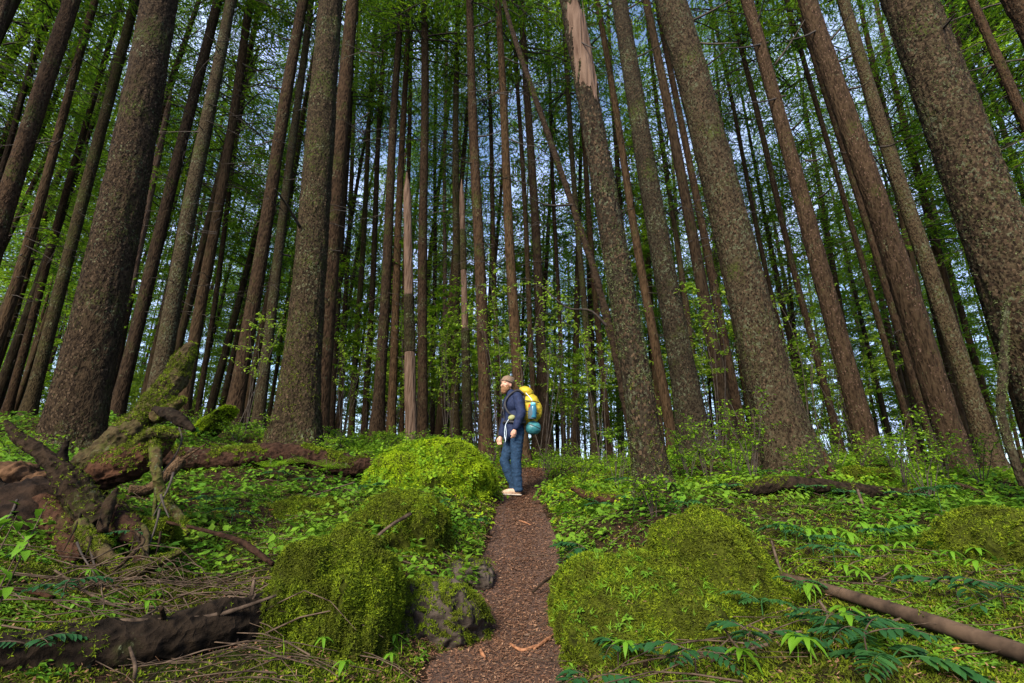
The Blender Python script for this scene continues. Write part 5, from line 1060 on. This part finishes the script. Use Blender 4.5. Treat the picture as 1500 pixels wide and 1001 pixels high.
for (hx, hy, tx, ty) in ((.045, -.10, -.205, -.135), (-.02, .09, -.24, .075)):
    s = solid('shoe', [capsule((hx - .02, hy, .055), .042, (tx + .10, ty + .01, .05), .043), capsule((tx + .10, ty + .01, .045), .043, (tx + .02, ty, .034), .034), capsule((hx - .03, hy, .06), .045, (hx - .03, hy, .11), .045)], SHOE, person, .009, 3, .003, 20, 3, lambda V: np.column_stack([V[:, :2], np.maximum(V[:, 2], .014)]))
    solid('sole', [capsule((hx - .015, hy, .012), .046, (tx + .09, ty + .01, .012), .046), capsule((tx + .09, ty + .01, .012), .046, (tx + .02, ty, .012), .036)], SOLE, s, .008, 1, 0, 1, 1, lambda V: np.column_stack([V[:, :2], np.clip(V[:, 2], 0, .018)]))
solid('beanie', [ell(hp(-.022, 0, .072), (.112, .094, .088), ry=0, rz=hz), ell(hp(-.085, 0, .095), (.06, .07, .062), rz=hz)], KNIT, person, .008, 3, .004, 30, 4, lambda V: np.where((V[:, 2:3] < hd[2] + .06) & (V @ np.array([[fd[0]], [fd[1]], [0]]) > (hd @ fd)), np.column_stack([V[:, :2], np.full(len(V), hd[2] + .06)]), V))
mb = MB(); th = np.linspace(0, 2 * math.pi, 40); mb.add(*tube([hp(.012 + .098 * math.cos(a) - .012, .086 * math.sin(a), .066 - .045 * (1 - math.cos(a)) * .5) for a in th], [.017] * 40, 8, caps=False)); mb.build('beanie_cuff', KNIT, person)
solid('hair', [ell(hp(-.045, 0, .0), (.072, .074, .065), rz=hz)], HAIR, person, .009, 2, .004, 40, 4)
solid('beard', [ell(hp(.052, 0, -.085), (.058, .060, .052), rz=hz), ell(hp(.062, 0, -.115), (.045, .045, .045), rz=hz), ell(hp(.03, -.058, -.05), (.034, .018, .048), rz=hz), ell(hp(.03, .058, -.05), (.034, .018, .048), rz=hz), capsule(hp(.095, -.028, -.045), .010, hp(.104, 0, -.036), .011, 8), capsule(hp(.095, .028, -.045), .010, hp(.104, 0, -.036), .011, 8)], BEARD, person, .007, 2, .005, 45, 4)
for s in (-1, 1):
    mb = MB(); mb.add(*ell(hp(.082, s * .033, .022), (.010, .013, .007), rz=hz)); mb.build('eye', DRK, person)
    mb = MB(); mb.add(*capsule(hp(.092, s * .018, .042), .005, hp(.080, s * .052, .042), .0045, 8)); mb.build('eyebrow', HAIR, person)
mb = MB(); mb.add(*tube([(-.19, -.02, 1.53), (-.245, -.06, 1.35), (-.225, -.07, 1.1), (-.20, -.08, .9)], [.006] * 4, 6, 20)); mb.build('zip', BLK, person)
# backpack: worn, a thing of its own
bp_ = empty('backpack', HP, 'yellow hiking backpack with side pocket worn by the hiker', 'backpack')
solid('pack_bag', [ell((.185, 0.01, 1.36), (.135, .165, .21)), ell((.17, .01, 1.17), (.12, .15, .13)), ell((.25, .01, 1.30), (.115, .13, .17))], YEL, bp_, .011, 3, .012, 8, 3)
solid('pack_lid', [ell((.115, .01, 1.585), (.12, .14, .085), ry=.5), ell((.06, .01, 1.62), (.07, .11, .05), ry=.2)], YEL, bp_, .011, 3, .008, 10, 5)
solid('back_panel', [ell((.075, .01, 1.30), (.045, .15, .28))], BLK, bp_, .011, 2)
for s in (-1, 1):
    mb = MB(); o_ = -.0 if s < 0 else -.10
    P = smooth_path([(.07, s * .09, 1.54), (-.03 + o_ * .5, s * .125, 1.585), (-.155 + o_ * .3, s * .135 - .03, 1.50), (-.225 + o_ * .1, s * .125 - .05, 1.36), (-.16 + o_, s * .19 - .02, 1.21), (.02, s * .21, 1.12), (.10, s * .15, 1.10)], 40)
    V, F = tube(P, [.016] * 40, 10); mb.add(V, F); st_ = mb.build('shoulder_strap', BLK, bp_)
mb = MB(); mb.add(*tube([(.1, -.17, 1.08), (-.02, -.225, 1.06), (-.16, -.19, 1.08), (-.235, -.06, 1.08), (-.22, .1, 1.08)], [.02] * 5, 10, 30)); mb.build('hip_belt', BLK, bp_)
mb = MB(); mb.add(*ell((-.115, -.225, 1.135), (.055, .03, .04), ry=-.3)); mb.build('belt_pouch', flat_mat('olive_pouch', (.18, .2, .08), (.3, .3, .15), 12), bp_)
mb = MB(); mb.add(*tube([(-.15, -.225, 1.12), (-.205, -.19, 1.02), (-.215, -.17, .88), (-.19, -.18, .78)], [.005] * 4, 6, 24)); mb.add(*tube([(-.205, -.19, 1.02), (-.19, -.2, .9), (-.20, -.19, .76)], [.004] * 3, 6, 16)); mb.build('cord', WHT, bp_)
mb = MB(); mb.add(*tube([(.20, -.19, 1.13), (.20, -.20, 1.2), (.205, -.20, 1.30)], [.062, .066, .060], 20, 12)); mb.build('mesh_pocket', GREYM, bp_)
for zc in (1.25, 1.42):
    mb = MB(); mb.add(*tube([(.08, -.15, zc), (.2, -.185, zc - .01), (.31, -.13, zc - .02)], [.008] * 3, 6, 14)); mb.build('compression_strap', BLK, bp_)
mb = MB(); mb.add(*tube([(.10, -.12, 1.55), (.19, -.15, 1.44), (.22, -.17, 1.33)], [.006] * 3, 6, 10)); mb.build('lid_strap', WHT, bp_)
mb = MB(); mb.add(*tube([(.16, -.17, 1.36), (.155, -.175, 1.30)], [.014, .012], 8, 5)); mb.build('red_tag', RED, bp_)
btl = empty('water_bottle', HP + np.array([.215, -.215, 1.14]), 'blue water bottle in the side pocket of the yellow backpack', 'bottle')
mb = MB(); mb.add(*tube([(0, 0, 0), (0, 0, .01), (0, 0, .17), (0, 0, .19), (0, 0, .20)], [.046, .052, .052, .045, .032], 24)); mb.build('bottle_body', BLUEB, btl)
mb = MB(); mb.add(*tube([(0, 0, .198), (0, 0, .202), (0, 0, .235), (0, 0, .238)], [.036, .040, .040, .032], 24)); mb.build('bottle_cap', CAPB, btl)
sk = empty('stuff_sack', HP + np.array([.225, -.10, 1.005]), 'round teal stuff sack hanging under the yellow backpack', 'bag')
solid('sack_body', [ell((0, 0, 0), (.118, .10, .105))], TEAL, sk, .010, 2, .007, 10, 3)
mb = MB(); mb.add(*tube([(-.09, -.05, .05), (-.03, -.10, .03), (.06, -.09, 0), (.11, -.03, -.02)], [.006] * 4, 6, 14)); mb.build('strap', BLK, sk)
mb = MB(); mb.add(*tube([(0, 0, .09), (-.02, .02, .16)], [.008, .008], 6, 5)); mb.build('cord', BLK, sk)
